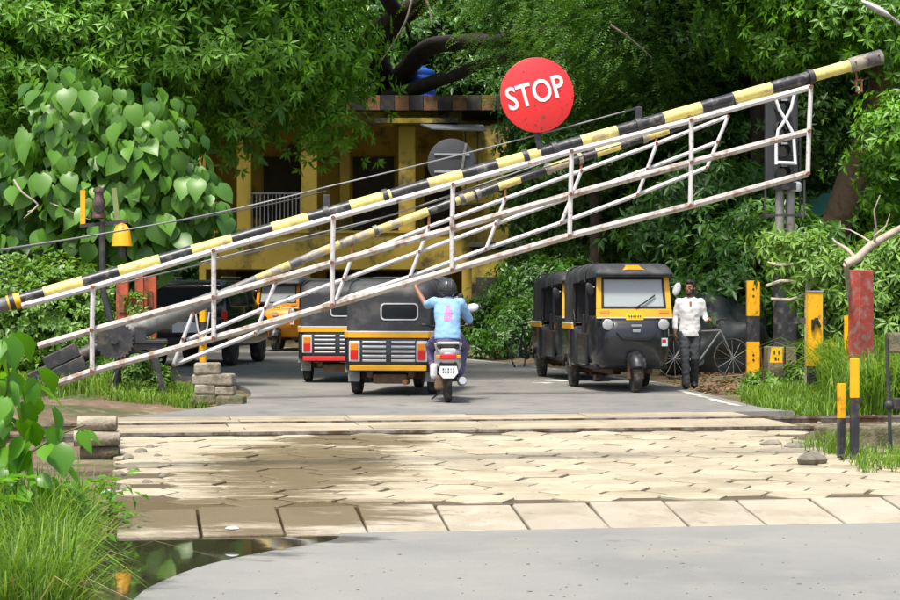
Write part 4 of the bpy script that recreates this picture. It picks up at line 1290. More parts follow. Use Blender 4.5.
def auto(label, H=1.92, bumper='auto_yellow', front='black_body', loc=(0, 0, 0), rz=0, frame='auto_yellow'):
    t = thing('auto_rickshaw', label, 'auto rickshaw', loc, rz, 'three wheeled auto rickshaws')
    s = (H - .34) / (1.92 - .34)
    def zz(z): return z if z < .34 else .34 + (z - .34) * s
    bm_, cm = 'black_body', 'canopy'
    # rear tub: rounded box
    rings = []
    for (y, w, z0, z1, r) in ((-1.36, 1.16, .42, .88, .08), (-1.33, 1.24, .37, .92, .08), (-1.26, 1.30, .34, .95, .07), (-.6, 1.34, .34, .95, .06), (-.30, 1.32, .34, .95, .06), (-.28, 1.28, .38, .92, .06)):
        rings.append([Vector((x, y, z)) for x, z in rrect(0, (zz(z0) + zz(z1)) / 2, w, zz(z1) - zz(z0), r)])
    tub = MB().loft(rings).build('rear_body', M[bm_], t, smooth=45)
    # floor and chassis
    MB().box((0, .25, .36), (1.12, 1.2, .06)).build('floor', M['black_trim'], t, bevel=.01)
    ch = MB(); ch.box((-.3, -.2, .3), (.08, 2.0, .08)).box((.3, -.2, .3), (.08, 2.0, .08)).box((0, -.78, .27), (1.0, .09, .09))
    ch.build('chassis', M['mud'], t)
    MB().box((0, -1.12, .24), (.5, .25, .14)).build('engine', M['mud'], t, bevel=.03)
    MB().tube([(.25, -1.2, .2), (.25, -1.42, .2)], .04, 10).build('exhaust', M['rust'], t, smooth=40)
    # wheels, rear mudguards, flaps
    for sx in (-1, 1):
        wheel(t, (sx * .56, -.80, .215), .215, .13)
        MB().box((sx * .56, -1.05, .27), (.17, .012, .16)).build('mud_flap', M['flap'], t)
        rings = []
        for j in range(9):
            a = R(20 + 140 * j / 8)
            rings.append([Vector((sx * .655, -.80 + .30 * math.cos(a), .215 + .30 * math.sin(a))), Vector((sx * .685, -.80 + .30 * math.cos(a), .215 + .30 * math.sin(a))), Vector((sx * .685, -.80 + .26 * math.cos(a), .215 + .26 * math.sin(a))), Vector((sx * .655, -.80 + .26 * math.cos(a), .215 + .26 * math.sin(a)))])
        MB().loft(rings).build('wheel_arch', M['black_trim'], t, smooth=50)
    # yellow waist band with white line, lower band
    bd = MB(); rings = []
    for (w, y0) in ((1.345, 0),):
        outer = []
    wb = zz(.955)
    rim = []
    for (x, y) in ((-.672, -.35), (-.672, -1.20), (-.64, -1.30), (-.58, -1.375), (.58, -1.375), (.64, -1.30), (.672, -1.20), (.672, -.35)):
        rim.append((x, y))
    def band(z0, z1, m, nm, ex=0.0):
        r1 = []
        for x, y in rim:
            sc = 1 + ex / .67
            r1.append([Vector((x * sc, y * (1 + ex / 1.37), z0)), Vector((x * sc, y * (1 + ex / 1.37), z1)), Vector((x * .96, y * .985, z1)), Vector((x * .96, y * .985, z0))])
        MB().loft(r1).build(nm, M[m], t)
    band(wb - .045, wb + .03, 'auto_yellow', 'waist_band', .004)
    band(wb + .033, wb + .05, 'plate_white', 'waist_line', .002)
    MB().box((0, -1.385, .40), (1.12, .03, .075)).build('bumper_band', M[bumper], t, bevel=.008)
    # louvres in two groups and tail lamps
    for gx in (-.20, .22):
        for k in range(5):
            z = zz(.53 + .075 * k)
            o = MB().box((gx, -1.372, z), (.34, .03, .022), Matrix.Rotation(R(25), 3, 'X')).build('louvre', M['pale_trim'], t)
    for sx in (-1, 1):
        lb = MB().box((sx * .49, -1.37, zz(.68)), (.16, .035, .34 * s)).build('tail_lamp', M['pale_trim'], t, bevel=.012)
        MB().box((sx * .49, -1.392, zz(.755)), (.115, .02, .10)).build('lamp_lens', M['lens_amber'], lb, bevel=.008)
        MB().box((sx * .49, -1.392, zz(.62)), (.115, .02, .13)).build('lamp_lens', M['lens_red'], lb, bevel=.008)
    # canopy: rear curtain, sides and roof in one skin
    rings = []
    zb = wb + .052
    def sec(y, w, z0, z1, r):
        pts = [(-w / 2, z0)]
        for j in range(7):
            a = R(180 - 90 * j / 6); pts.append((-w / 2 + r + r * math.cos(a), z1 - r + r * math.sin(a)))
        for j in range(7):
            a = R(90 - 90 * j / 6); pts.append((w / 2 - r + r * math.cos(a), z1 - r + r * math.sin(a)))
        pts.append((w / 2, z0))
        return [Vector((x, y, z)) for x, z in pts]
    for (y, w, z1, r) in ((-1.34, 1.16, zz(1.58), .10), (-1.34, 1.20, zz(1.66), .12), (-1.27, 1.24, zz(1.76), .16), (-1.12, 1.28, zz(1.83), .18), (-.7, 1.31, zz(1.865), .18), (-.40, 1.31, zz(1.85), .18)):
        rings.append(sec(y, w, zb, z1, r))
    cn = MB().loft(rings, closed=True, caps=True).build('canopy_rear', M[cm], t, smooth=50)
    rings = []
    zside = zz(1.60)
    for (y, w, z1, r) in ((-.40, 1.315, zz(1.855), .18), (0, 1.32, zz(1.88), .17), (.45, 1.30, zz(1.90), .16), (.80, 1.24, zz(1.90), .15), (.98, 1.20, zz(1.86), .12), (1.06, 1.17, zz(1.80), .08), (1.09, 1.14, zz(1.765), .05)):
        rings.append(sec(y, w, zside + (y + .4) * .07 * s, z1, r))
    MB().loft(rings).build('canopy_roof', M[cm], t, smooth=50)
    # canopy seams
    for y in (-.95, -.35, .15, .62):
        pts = [Vector((v.x * 1.004, v.y, v.z + .004)) for v in sec(y, 1.30, zz(1.62), zz(1.87) + (.02 if y > 0 else 0), .18)]
        MB().tube(pts, .012, 5, ref=(0, 1, 0.01)).build('canopy_rib', M[cm], t, smooth=60)
    # rear window
    wz = zz(1.33)
    ring_xz('rear_window_frame', rrect(.16, wz, .55, .28 * s, .06), rrect(.16, wz, .51, .24 * s, .05), -1.352, -1.338, 'pale_trim', t)
    plate_xz('rear_window', rrect(.16, wz, .51, .24 * s, .05), -1.348, -1.342, 'dark_glass', t)
    # side pillars and low side panels, grab handle
    for sx in (-1, 1):
        MB().box((sx * .635, -.37, (zb + zside) / 2), (.04, .05, zside - zb + .1)).build('door_pillar', M['black_trim'], t)
        MB().box((sx * .60, .50, (zz(1.1) + zside) / 2), (.035, .05, zside - zz(1.1) + .2)).build('front_pillar', M['black_trim'], t)
        MB().tube([(sx * .63, -.28, zz(1.35)), (sx * .66, -.24, zz(1.2)), (sx * .63, -.28, zz(1.05))], .012, 6).build('grab_handle', M['chrome'], t)
    MB().box((.60, .15, zz(.62)), (.05, .70, zz(.86) - .38)).build('side_panel', M[bm_], t, bevel=.015)
    # seats, steering
    MB().box((0, -.42, zz(.70)), (1.1, .5, .14)).build('passenger_seat', M['seat_vinyl'], t, bevel=.04)
    MB().box((0, -.15, zz(.9)), (1.1, .10, .5)).build('driver_backrest', M['seat_vinyl'], t, bevel=.03)
    MB().box((0, .22, zz(.72)), (.6, .38, .14)).build('driver_seat', M['seat_vinyl'], t, bevel=.04)
    st = MB(); st.tube([(-.3, .72, zz(1.12)), (-.1, .78, zz(1.1)), (.1, .78, zz(1.1)), (.3, .72, zz(1.12))], .018, 8); st.tube([(0, .78, zz(1.1)), (0, .95, .55)], .025, 8)
    st.build('handlebar', M['black_trim'], t, smooth=40)
    # front cowl
    rings = []
    for (z, w, yf, yb) in ((.34, .50, .96, .55), (.40, .555, 1.10, .5), (.55, .585, 1.20, .48), (.75, .595, 1.25, .46), (.92, .59, 1.24, .46), (1.02, .585, 1.18, .46), (1.10, .575, 1.10, .46), (1.12, .56, 1.06, .48)):
        ring = []
        for j in range(21):
            a = math.pi * j / 20
            c_, s_ = math.cos(a), math.sin(a)
            ring.append(Vector((w * math.copysign(abs(c_) ** .42, c_), yb + (yf - yb) * abs(s_) ** .62, zz(z))))
        rings.append(ring)
    cowl = MB().loft(rings).build('front_cowl', M[front], t, smooth=50)
    # inset nose panel and badge
    MB().tube([(-.30, 1.252, zz(.88)), (-.2, 1.262, zz(.78)), (.2, 1.262, zz(.78)), (.30, 1.252, zz(.88))], .010, 6).build('cowl_crease', M['black_trim'], t, smooth=60)
    MB().box((0, 1.262, zz(.91)), (.12, .02, .05)).build('badge', M['silver'], t, bevel=.008)
    MB().box((0, 1.268, zz(.985)), (.16, .015, .03)).build('badge', M['silver'], t, bevel=.006)
    # windscreen frame (yellow), glass, wiper
    def fp(x, z):   # windscreen plane leans back
        k = (z - 1.12) / .58
        return Vector((x * (1 - .05 * k), 1.085 - .13 * k, zz(z)))
    def slab(nm, x0, x1, z0, z1, th, m, par):
        mb = MB(); q = [fp(x0, z0), fp(x1, z0), fp(x1, z1), fp(x0, z1)]
        nrm = (q[1] - q[0]).cross(q[3] - q[0]).normalized()
        if nrm.y < 0: nrm = -nrm
        mb.add([p + nrm * th for p in q] + [p - nrm * .012 for p in q], [(0, 1, 2, 3), (7, 6, 5, 4), (0, 4, 5, 1), (1, 5, 6, 2), (2, 6, 7, 3), (3, 7, 4, 0)])
        return mb.build(nm, M[m], par, bevel=.004)
    wf = slab('windscreen_frame', -.575, .575, 1.105, 1.225, .02, frame, t)
    slab('frame_side', -.575, -.495, 1.228, 1.70, .018, frame, wf)
    slab('frame_side', .495, .575, 1.228, 1.70, .018, frame, wf)
    slab('frame_top', -.575, .575, 1.703, 1.74, .018, frame, wf)
    slab('white_line', -.57, .57, 1.085, 1.102, .026, 'plate_white', wf)
    for (x0, x1, z0, z1) in ((-.49, .49, 1.23, 1.26), (-.49, .49, 1.665, 1.70), (-.49, -.462, 1.262, 1.662), (.462, .49, 1.262, 1.662)):
        slab('rubber_seal', x0, x1, z0, z1, .022, 'black_trim', wf)
    slab('windscreen', -.46, .46, 1.263, 1.662, .004, 'pale_sheen_glass', t)
    MB().tube([fp(-.02, 1.245) + Vector((0, .035, 0)), fp(-.16, 1.32) + Vector((0, .035, 0)), fp(.22 - .55, 1.43) + Vector((0, .03, 0))], .011, 6).build('wiper', M['black_trim'], t)
    for sx in (-1, 1):
        slab('indicator', sx * .45 - .075, sx * .45 + .075, 1.155, 1.205, .032, 'lens_amber', t)
        hl = MB().lathe([(.095, -.05), (.10, .0), (.088, .02)], (sx * .42, 1.185, zz(1.0)), axis='y', n=22).build('headlamp', M['black_trim'], t, smooth=35)
        MB().lathe([(.084, .018), (.076, .026), (.05, .032), (.01, .034)], (sx * .42, 1.185, zz(1.0)), axis='y', n=22).build('lamp_lens', M['lens_clear'], hl, smooth=50)
        mr = MB().tube([(sx * .58, .98, zz(1.55)), (sx * .64, 1.02, zz(1.56))], .012, 6).build('mirror_arm', M['pale_trim'], t)
        MB().ell((sx * .66, 1.03, zz(1.52)), (.06, .025, .10), 14, 9, Matrix.Rotation(R(20 * sx), 3, 'Y')).build('mirror', M['pale_trim' if sx < 0 else 'black_trim'], mr, smooth=50)
    slab('number_plate', -.13, .13, 1.055, 1.145, .045, 'plate_yellow', t)
    marks(t, fp(0, 1.10) + Vector((0, .047, 0)), .2, .028, 6)
    # roof sign
    MB().loft([[Vector((-.17, 1.085, zz(1.80))), Vector((.17, 1.085, zz(1.80))), Vector((.10, 1.07, zz(1.84))), Vector((-.10, 1.07, zz(1.84)))], [Vector((-.18, .9, zz(1.82))), Vector((.18, .9, zz(1.82))), Vector((.11, .9, zz(1.88))), Vector((-.11, .9, zz(1.88)))]]).build('roof_sign', M['auto_orange'], t, bevel=.01)
    MB().box((0, 1.10, zz(1.745)), (1.16, .05, .035)).build('sun_visor', M[cm], t, bevel=.01)
    MB().box((-.43, 1.222, zz(.74)), (.09, .02, .12)).build('sticker', M['plate_white'], t)
    MB().box((-.42, 1.233, zz(.755)), (.06, .005, .05)).build('sticker_print', M['red_strip'], t)
    # front wheel, fork and fender
    wheel(t, (0, 1.20, .215), .215, .13)
    fk = MB(); fk.bar((-.10, 1.20, .2), (-.09, 1.1, .55), .04, .05).bar((.10, 1.20, .2), (.09, 1.1, .55), .04, .05); fk.build('fork', M['mud'], t)
    rings = []
    for j in range(13):
        a = R(22 + 125 * j / 12)
        r0 = .275
        w = .115 + .025 * math.sin(math.pi * j / 12)
        c0, s0 = math.cos(a), math.sin(a)
        ring = []
        for (xx, dr) in ((-w, -.07), (-w * .85, -.015), (-w * .45, .02), (0, .03), (w * .45, .02), (w * .85, -.015), (w, -.07), (w * .8, -.075), (0, -.02), (-w * .8, -.075)):
            rr = r0 + dr
            ring.append(Vector((xx, 1.20 + rr * c0 * .95, .27 + rr * s0 * 1.12)))
        rings.append(ring)
    MB().loft(rings).build('fender', M['boom_black'], t, smooth=50)
    return t

# the one facing the camera
ax, ay = 2.60, 30.75
t = auto('black auto rickshaw with yellow windscreen frame facing the crossing next to the pedestrian', 1.93, loc=(ax, ay, 0), rz=R(180 + 7))
t = auto('black auto rickshaw half hidden behind the one with the yellow windscreen frame', 1.84, loc=(2.28, 34.4, 0), rz=R(180 + 8))
ba = auto('black auto rickshaw seen from behind with yellow lower band, right beside the scooter', 1.72, loc=(-.67, 29.9, 0), rz=R(-9))
t = auto('black auto rickshaw seen from behind with a red lower strip and white mud flaps', 1.72, bumper='red_strip', loc=(-1.72, 33.9, 0), rz=R(-5))
t = auto('orange fronted auto rickshaw in the shade in front of the house', 1.86, front='auto_orange', frame='auto_orange', loc=(-4.05, 51.0, 0), rz=R(180 - 14))

# ---- dark off-road car seen from behind
def suv(loc, rz):
    t = thing('parked_car', 'dark boxy off-road car seen from behind beyond the gate pedestal', 'car', loc, rz)
    rings = []
    for (y, w, z0, z1, r) in ((-2.0, 1.60, .48, .98, .1), (-1.96, 1.70, .42, 1.04, .1), (-1.6, 1.76, .38, 1.08, .09), (.6, 1.76, .38, 1.08, .09), (1.7, 1.70, .40, 1.0, .1), (2.0, 1.6, .45, .92, .1), (2.04, 1.5, .5, .85, .1)):
        rings.append([Vector((x, y, z)) for x, z in rrect(0, (z0 + z1) / 2, w, z1 - z0, r)])
    MB().loft(rings).build('body', M['suv_paint'], t, smooth=45)
    rings = []
    for (z, w, ya, yb) in ((1.05, 1.70, -1.94, 1.05), (1.2, 1.68, -1.92, .95), (1.58, 1.52, -1.78, .45), (1.68, 1.46, -1.72, .35), (1.72, 1.36, -1.6, .25)):
        rings.append([Vector((x, y, z)) for x, y in rrect(0, (ya + yb) / 2, w, yb - ya, .12)])
    MB().loft(rings).build('cabin', M['suv_paint'], t, smooth=45)
    # windows as proud glass panels
    def pane(q, nm='window'):
        q = [Vector(p) for p in q]
        n_ = (q[1] - q[0]).cross(q[3] - q[0]).normalized()
        mb = MB(); mb.add([p + n_ * .012 for p in q] + [p - n_ * .02 for p in q], [(0, 1, 2, 3), (7, 6, 5, 4), (0, 4, 5, 1), (1, 5, 6, 2), (2, 6, 7, 3), (3, 7, 4, 0)])
        mb.build(nm, M['dark_glass'], t, bevel=.006)
    pane([(-.66, -1.915, 1.19), (.66, -1.915, 1.19), (.58, -1.79, 1.56), (-.58, -1.79, 1.56)], 'rear_window')
    for sx in (-1, 1):
        for (y0, y1) in ((-1.7, -1.0), (-.93, -.2), (-.13, .55)):
            q = [(sx * .842, y0, 1.19), (sx * .842, y1, 1.19), (sx * .765, y1 - (.12 if y1 > .3 else 0), 1.56), (sx * .765, y0, 1.56)]
            pane(q if sx > 0 else q[::-1], 'side_window')
        lp = MB().box((sx * .79, -1.975, .95), (.12, .05, .30)).build('tail_lamp', M['lens_red'], t, bevel=.015)
        MB().box((sx * .79, -2.0, .84), (.10, .02, .07)).build('lamp_lens', M['lens_clear'], lp, bevel=.008)
        for y in (-1.25, 1.3):
            wheel(t, (sx * .74, y, .35), .35, .22)
        MB().ell((sx * .98, .75, 1.18), (.11, .06, .09), 12, 8).build('mirror', M['suv_paint'], t, smooth=50)
    MB().box((0, -2.04, .50), (1.66, .14, .16)).build('bumper', M['black_trim'], t, bevel=.03)
    MB().box((0, -2.02, .78), (.50, .02, .20)).build('number_plate', M['plate_white'], t, bevel=.004)
    MB().box((0, -1.99, 1.07), (1.2, .03, .04)).build('chrome_strip', M['silver'], t, bevel=.006)
    for sx in (-1, 1):
        MB().tube([(sx * .62, -1.5, 1.77), (sx * .62, .1, 1.77)], .02, 8).build('roof_rail', M['silver'], t, smooth=40)
    return t
suv((-4.98, 41.4, 0), R(-7))

# ---- scooter: origin under the rear axle, nose towards +Y
def scooter(loc, rz):
    t = thing('scooter', 'silver scooter with red tail lamp ridden towards the far gate', 'scooter', loc, rz)
    wheel(t, (0, 0, .23), .23, .10)
    wheel(t, (0, 1.25, .23), .23, .10)
    rings = []
    for (y, w, z0, z1) in ((-.34, .10, .60, .68), (-.30, .22, .54, .72), (-.15, .32, .47, .74), (.1, .37, .42, .74), (.35, .36, .38, .73), (.52, .28, .36, .70), (.56, .22, .38, .66)):
        rings.append([Vector((x, y, z)) for x, z in rrect(0, (z0 + z1) / 2, w, z1 - z0, min(w, z1 - z0) * .3)])
    MB().loft(rings).build('rear_body', M['silver'], t, smooth=50)
    rings = []
    for (y, w, z0, z1) in ((-.28, .16, .745, .80), (-.2, .26, .74, .82), (.1, .30, .735, .82), (.3, .30, .735, .80), (.55, .26, .71, .775), (.66, .18, .70, .74)):
        rings.append([Vector((x, y, z)) for x, z in rrect(0, (z0 + z1) / 2, w, z1 - z0, .025)])
    MB().loft(rings).build('seat', M['seat_vinyl'], t, smooth=50)
    MB().tube([(-.15, .0, .72), (-.17, -.2, .79), (-.13, -.38, .81), (.13, -.38, .81), (.17, -.2, .79), (.15, .0, .72)], .016, 8).build('grab_rail', M['plate_white'], t, smooth=50)
    MB().box((0, -.335, .625), (.20, .05, .075)).build('tail_lamp', M['lens_red'], t, bevel=.015)
    for sx in (-1, 1):
        MB().box((sx * .135, -.315, .625), (.06, .05, .05)).build('indicator', M['lens_amber'], t, bevel=.012)
    MB().box((0, -.315, .70), (.20, .04, .07)).build('tail_panel', M['plate_white'], t, bevel=.02)
    rings = []
    for (y, w, z0, z1) in ((-.30, .24, .40, .56), (-.27, .25, .36, .56), (-.1, .2, .42, .56)):
        rings.append([Vector((x, y, z)) for x, z in rrect(0, (z0 + z1) / 2, w, z1 - z0, .05)])
    MB().loft(rings).build('rear_mudguard', M['black_trim'], t, smooth=50)
    pl = plate_xz('number_plate', [(-.11, .50), (-.13, .41), (-.07, .34), (.07, .34), (.13, .41), (.11, .50)], -.325, -.315, 'plate_white', t)
    marks(pl, Vector((0, -.327, .44)), .17, .028, 5)
    MB().tube([(.16, .35, .30), (.18, .1, .27), (.19, -.16, .29), (.19, -.30, .31)], [.03, .055, .06, .05], 12).build('exhaust', M['silver'], t, smooth=45)
    MB().box((-.11, .12, .27), (.14, .42, .2)).build('engine', M['mud'], t, bevel=.03)
    MB().box((-.19, .10, .42), (.10, .4, .2)).build('side_bag', M['pale_trim'], t, bevel=.04)
    MB().tube([(-.05, .2, .3), (-.14, .17, .10), (-.22, .12, .04)], .013, 6).build('side_stand', M['iron'], t)
    MB().box((0, .72, .29), (.34, .42, .06)).build('footboard', M['black_trim'], t, bevel=.02)
    rings = []
    for (z, w, y) in ((.28, .34, .93), (.45, .40, .99), (.7, .40, .95), (.9, .30, .88)):
        rings.append([Vector((-w / 2, y - .02, z)), Vector((-w / 4, y + .06, z)), Vector((w / 4, y + .06, z)), Vector((w / 2, y - .02, z)), Vector((w / 4, y + .02, z)), Vector((-w / 4, y + .02, z))])
    MB().loft(rings).build('leg_shield', M['silver'], t, smooth=50)
    MB().ell((0, .86, .99), (.15, .12, .10), 14, 9).build('handlebar_cowl', M['silver'], t, smooth=50)
    MB().tube([(-.36, .74, 1.03), (-.2, .82, 1.01), (0, .85, 1.0), (.2, .82, 1.01), (.36, .74, 1.03)], .015, 8).build('handlebar', M['black_trim'], t, smooth=50)
    for sx in (-1, 1):
        MB().tube([(sx * .35, .75, 1.03), (sx * .25, .76, 1.03)], .022, 10).build('grip', M['seat_vinyl'], t, smooth=50)
        if sx < 0: continue
        mr = MB().tube([(sx * .2, .82, 1.03), (sx * .30, .80, 1.16), (sx * .34, .80, 1.24)], .008, 6).build('mirror_stem', M['black_trim'], t, smooth=50)
        MB().ell((sx * .355, .79, 1.27), (.085, .025, .055), 14, 9, Matrix.Rotation(R(-12 * sx), 3, 'Y')).build('mirror', M['plate_white'], mr, smooth=50)
    fk = MB(); fk.bar((-.07, 1.25, .23), (-.05, 1.0, .6), .03, .04).bar((.07, 1.25, .23), (.05, 1.0, .6), .03, .04)
    fk.build('front_fork', M['iron'], t)
    rings = []
    for j in range(9):
        a = R(10 + 150 * j / 8)
        rings.append([Vector((x, 1.25 + r * math.cos(a), .23 + r * math.sin(a))) for (x, r) in ((-.08, .26), (-.06, .285), (.06, .285), (.08, .26), (.0, .265))])
    MB().loft(rings).build('front_mudguard', M['silver'], t, smooth=50)
    return t
SC = G(448, 402.5)
scooter((SC.x, SC.y, 0), R(1))

# ---- bicycles
def bicycle(label, loc, rz, lean, m='iron', fm='grille'):
    t = thing('bicycle', label, 'bicycle', loc, rz, 'bicycles left on the dark verge')
    t.rotation_euler = (lean, 0, rz)
    for x in (-.52, .52):
        pts = [Vector((x + .33 * math.cos(2 * math.pi * k / 28), 0, .34 + .33 * math.sin(2 * math.pi * k / 28))) for k in range(29)]
        w = MB().tube(pts, .017, 6, ref=(0, 1, 0)).build('wheel', M['tyre'], t, smooth=60)
        sp = MB()
        for k in range(12):
            a = 2 * math.pi * k / 12
            sp.tube([(x, 0, .34), (x + .32 * math.cos(a), 0, .34 + .32 * math.sin(a))], .0025, 4)
        sp.build('spokes', M['silver'], w)
    fr_ = MB()
    A, B, C_, D_, E_ = (-.52, 0, .34), (-.08, 0, .30), (-.2, 0, .80), (.33, 0, .82), (.52, 0, .34)
    for a, b in ((A, B), (A, C_), (B, C_), (B, D_), (C_, D_), (D_, E_)):
        fr_.tube([a, b], .018, 8)
    fr_.build('frame', M[fm], t, smooth=40)
    MB().box((-.22, 0, .90), (.26, .15, .05)).build('saddle', M['seat_vinyl'], t, bevel=.02)
    MB().tube([(.36, -.27, .98), (.30, -.1, 1.0), (.30, .1, 1.0), (.36, .27, .98)], .014, 8).build('handlebar', M['iron'], t, smooth=50)
    MB().tube([(.33, 0, .82), (.30, 0, 1.0)], .016, 8).build('stem', M['iron'], t)
    MB().tube([(-.2, 0, .80), (-.22, 0, .89)], .014, 8).build('seat_post', M['iron'], t)
    MB().box((-.5, 0, .74), (.4, .14, .02)).build('carrier', M['iron'], t)
    MB().lathe([(.09, -.01), (.09, .01)], (-.08, 0.02, .30), axis='y', n=18).build('chainring', M['iron'], t)
    return t
p = G(700, 379.5)
bicycle('grey framed bicycle leaning on the dark tarpaulin heap behind the pedestrian', (p.x + .12, 34.2, gz(p.x, 34.2)), R(10), R(-10), fm='boom_grey')
bicycle('bicycle with a pale rear wheel behind the half hidden auto rickshaw', (1.62, 39.9, gz(1.62, 39.9)), R(62), R(-6), fm='iron')
# ---- heap under a dark tarpaulin
p = Vector((4.75, 35.6, 0))
mb = MB().ell((0, 0, .45), (1.05, .7, .85), 48, 30)
mb.v = [tuple(Vector(v) * (1 + .2 * mnoise.noise(Vector(v) * 1.9) + .05 * abs(mnoise.noise(Vector((v[0] * 7, v[1] * 7, v[2] * 2))))) + Vector((0, 0, .10 * mnoise.noise(Vector(v) * 5)))) for v in mb.v]
mb.v = [(x, y, max(z, -.1)) for x, y, z in mb.v]
o = mb.build('tarpaulin_heap', M['tarp_dark'], None, smooth=60)
o.location = (p.x, p.y, gz(p.x, p.y))
tag(o, 'goods heaped under a dark tarpaulin behind the bicycle', 'tarpaulin')
# ------------------------------------------------------------------ people
def remesh_obj(name, mb, m, parent, voxel, smooth_it=4, folds=0.0, fscale=9.0):
    me = bpy.data.meshes.new(name); me.from_pydata(mb.v, [], mb.f)
    bm = bmesh.new(); bm.from_mesh(me); bmesh.ops.recalc_face_normals(bm, faces=bm.faces); bm.to_mesh(me); bm.free()
    to = bpy.data.objects.new('tmp', me); COL.objects.link(to)
    md = to.modifiers.new('r', 'REMESH'); md.mode = 'VOXEL'; md.voxel_size = voxel
    sm = to.modifiers.new('s', 'SMOOTH'); sm.factor = .5; sm.iterations = smooth_it
    bpy.context.view_layer.update()
    out = bpy.data.meshes.new_from_object(to.evaluated_get(bpy.context.evaluated_depsgraph_get()))
    bpy.data.objects.remove(to); bpy.data.meshes.remove(me)
    out.name = name
    if folds:
        n = len(out.vertices)
        for v in out.vertices:
            c = v.co
            f = mnoise.noise(Vector((c.x * fscale, c.y * fscale, c.z * fscale * 1.7))) + .5 * mnoise.noise(c * fscale * 2.3)
            v.co = c + v.normal * (f * folds)
    out.shade_smooth()
    out.materials.clear(); out.materials.append(M[m])
    return link(name, out, parent)

def limb(mb, pts, rad, n=12):
    mb.tube(pts, rad, n, ref=(0, 1, 0.05))
    for p, r in zip(pts, rad):
        rr = r if not isinstance(r, (tuple, list)) else min(r)
        mb.ell(p, rr * .98, 12, 8)

def hand(mb, wrist, d, side, palm, curl=.5, size=1.0):
    """wrist point, hand direction d, 'side' = direction of the thumb side, palm = palm normal; fingers curl towards the palm"""
    w = Vector(wrist); d = Vector(d).normalized(); s = Vector(side)
    s = (s - d * s.dot(d)).normalized(); pn = Vector(palm); pn = (pn - d * pn.dot(d) - s * pn.dot(s)).normalized()
    z = size
    rot = Matrix((s, d, pn)).transposed()
    mb.ell(w + d * .05 * z, (.040 * z, .055 * z, .018 * z), 12, 8, rot)
    for (off, L) in ((.030, .070), (.010, .080), (-.011, .074), (-.030, .058)):
        p0 = w + d * .085 * z + s * off * z
        a1, a2, a3 = curl * .5, curl * 1.2, curl * 1.8
        p = p0; pts = [p0 - d * .03 * z, p0]
        for a, f in ((a1, .45), (a2, .32), (a3, .25)):
            p = p + (d * math.cos(a) + pn * math.sin(a)) * L * z * f
            pts.append(p)
        mb.tube(pts, [.0095 * z, .0095 * z, .0088 * z, .008 * z, .0065 * z], 8)
    p0 = w + d * .03 * z + s * .034 * z
    pts = [w + d * .02 * z + s * .01 * z, p0, p0 + (d * .6 + s * .6 + pn * .2).normalized() * .035 * z, p0 + (d * .8 + s * .42 + pn * .45).normalized() * .065 * z]
    mb.tube(pts, [.013 * z, .0125 * z, .011 * z, .008 * z], 8)

def head(mb, c, yaw, tilt=0.0):
    m = Matrix.Rotation(yaw, 3, 'Z') @ Matrix.Rotation(tilt, 3, 'X')
    c = Vector(c)
    def e(p, r): mb.ell(c + m @ Vector(p), r, 14, 10, m)
    e((0, -.008, .02), (.074, .092, .095)); e((0, .022, -.045), (.056, .066, .07)); e((0, .055, -.088), (.03, .03, .022))
    e((0, .092, -.022), (.013, .020, .014)); e((0, .086, .002), (.009, .012, .028))
    e((.028, .07, .026), (.026, .016, .009)); e((-.028, .07, .026), (.026, .016, .009))
    e((0, .078, -.058), (.024, .012, .007)); e((0, .077, -.068), (.021, .011, .007))
    e((.076, -.01, -.012), (.010, .020, .032)); e((-.076, -.01, -.012), (.010, .020, .032))
    e((.045, .05, -.015), (.022, .022, .020)); e((-.045, .05, -.015), (.022, .022, .020))
    return m

def face_bits(parent, c, m, beard=True, hair=True):
    c = Vector(c)
    for sx in (-1, 1):
        o = MB().ell((0, 0, 0), (.0115, .008, .007), 10, 7).build('eye', M['eye_white'], parent, smooth=60)
        o.location = c + m @ Vector((sx * .029, .080, .008)); o.rotation_euler = m.to_euler()
        p = MB().ell((0, 0, 0), (.006, .004, .006), 8, 6).build('iris', M['hair'], o, smooth=60); p.location = (0, .0065, 0)
        b = MB().tube([(-.018, 0, -.002), (0, .004, .004), (.018, -.004, -.003)], .005, 6).build('eyebrow', M['hair'], parent, smooth=60)
        b.location = c + m @ Vector((sx * .03, .085, .030)); b.rotation_euler = m.to_euler()
    if beard:
        mb = MB()
        def e(p, r): mb.ell(c + m @ Vector(p), r, 12, 8, m)
        e((0, .070, -.046), (.028, .014, .006)); e((0, .058, -.094), (.034, .034, .028)); e((.045, .03, -.07), (.022, .036, .032)); e((-.045, .03, -.07), (.022, .036, .032)); e((.064, .005, -.03), (.013, .022, .036)); e((-.064, .005, -.03), (.013, .022, .036))
        remesh_obj('beard', mb, 'hair', parent, .006, 2, .003, 60)
    if hair:
        mb = MB()
        def e(p, r): mb.ell(c + m @ Vector(p), r, 14, 10, m)
        e((0, -.022, .052), (.083, .092, .080)); e((0, .03, .092), (.066, .058, .042)); e((0, -.055, .0), (.070, .056, .07)); e((.068, -.012, .03), (.016, .04, .035)); e((-.068, -.012, .03), (.016, .04, .035))
        remesh_obj('hair', mb, 'hair', parent, .007, 2, .006, 45)

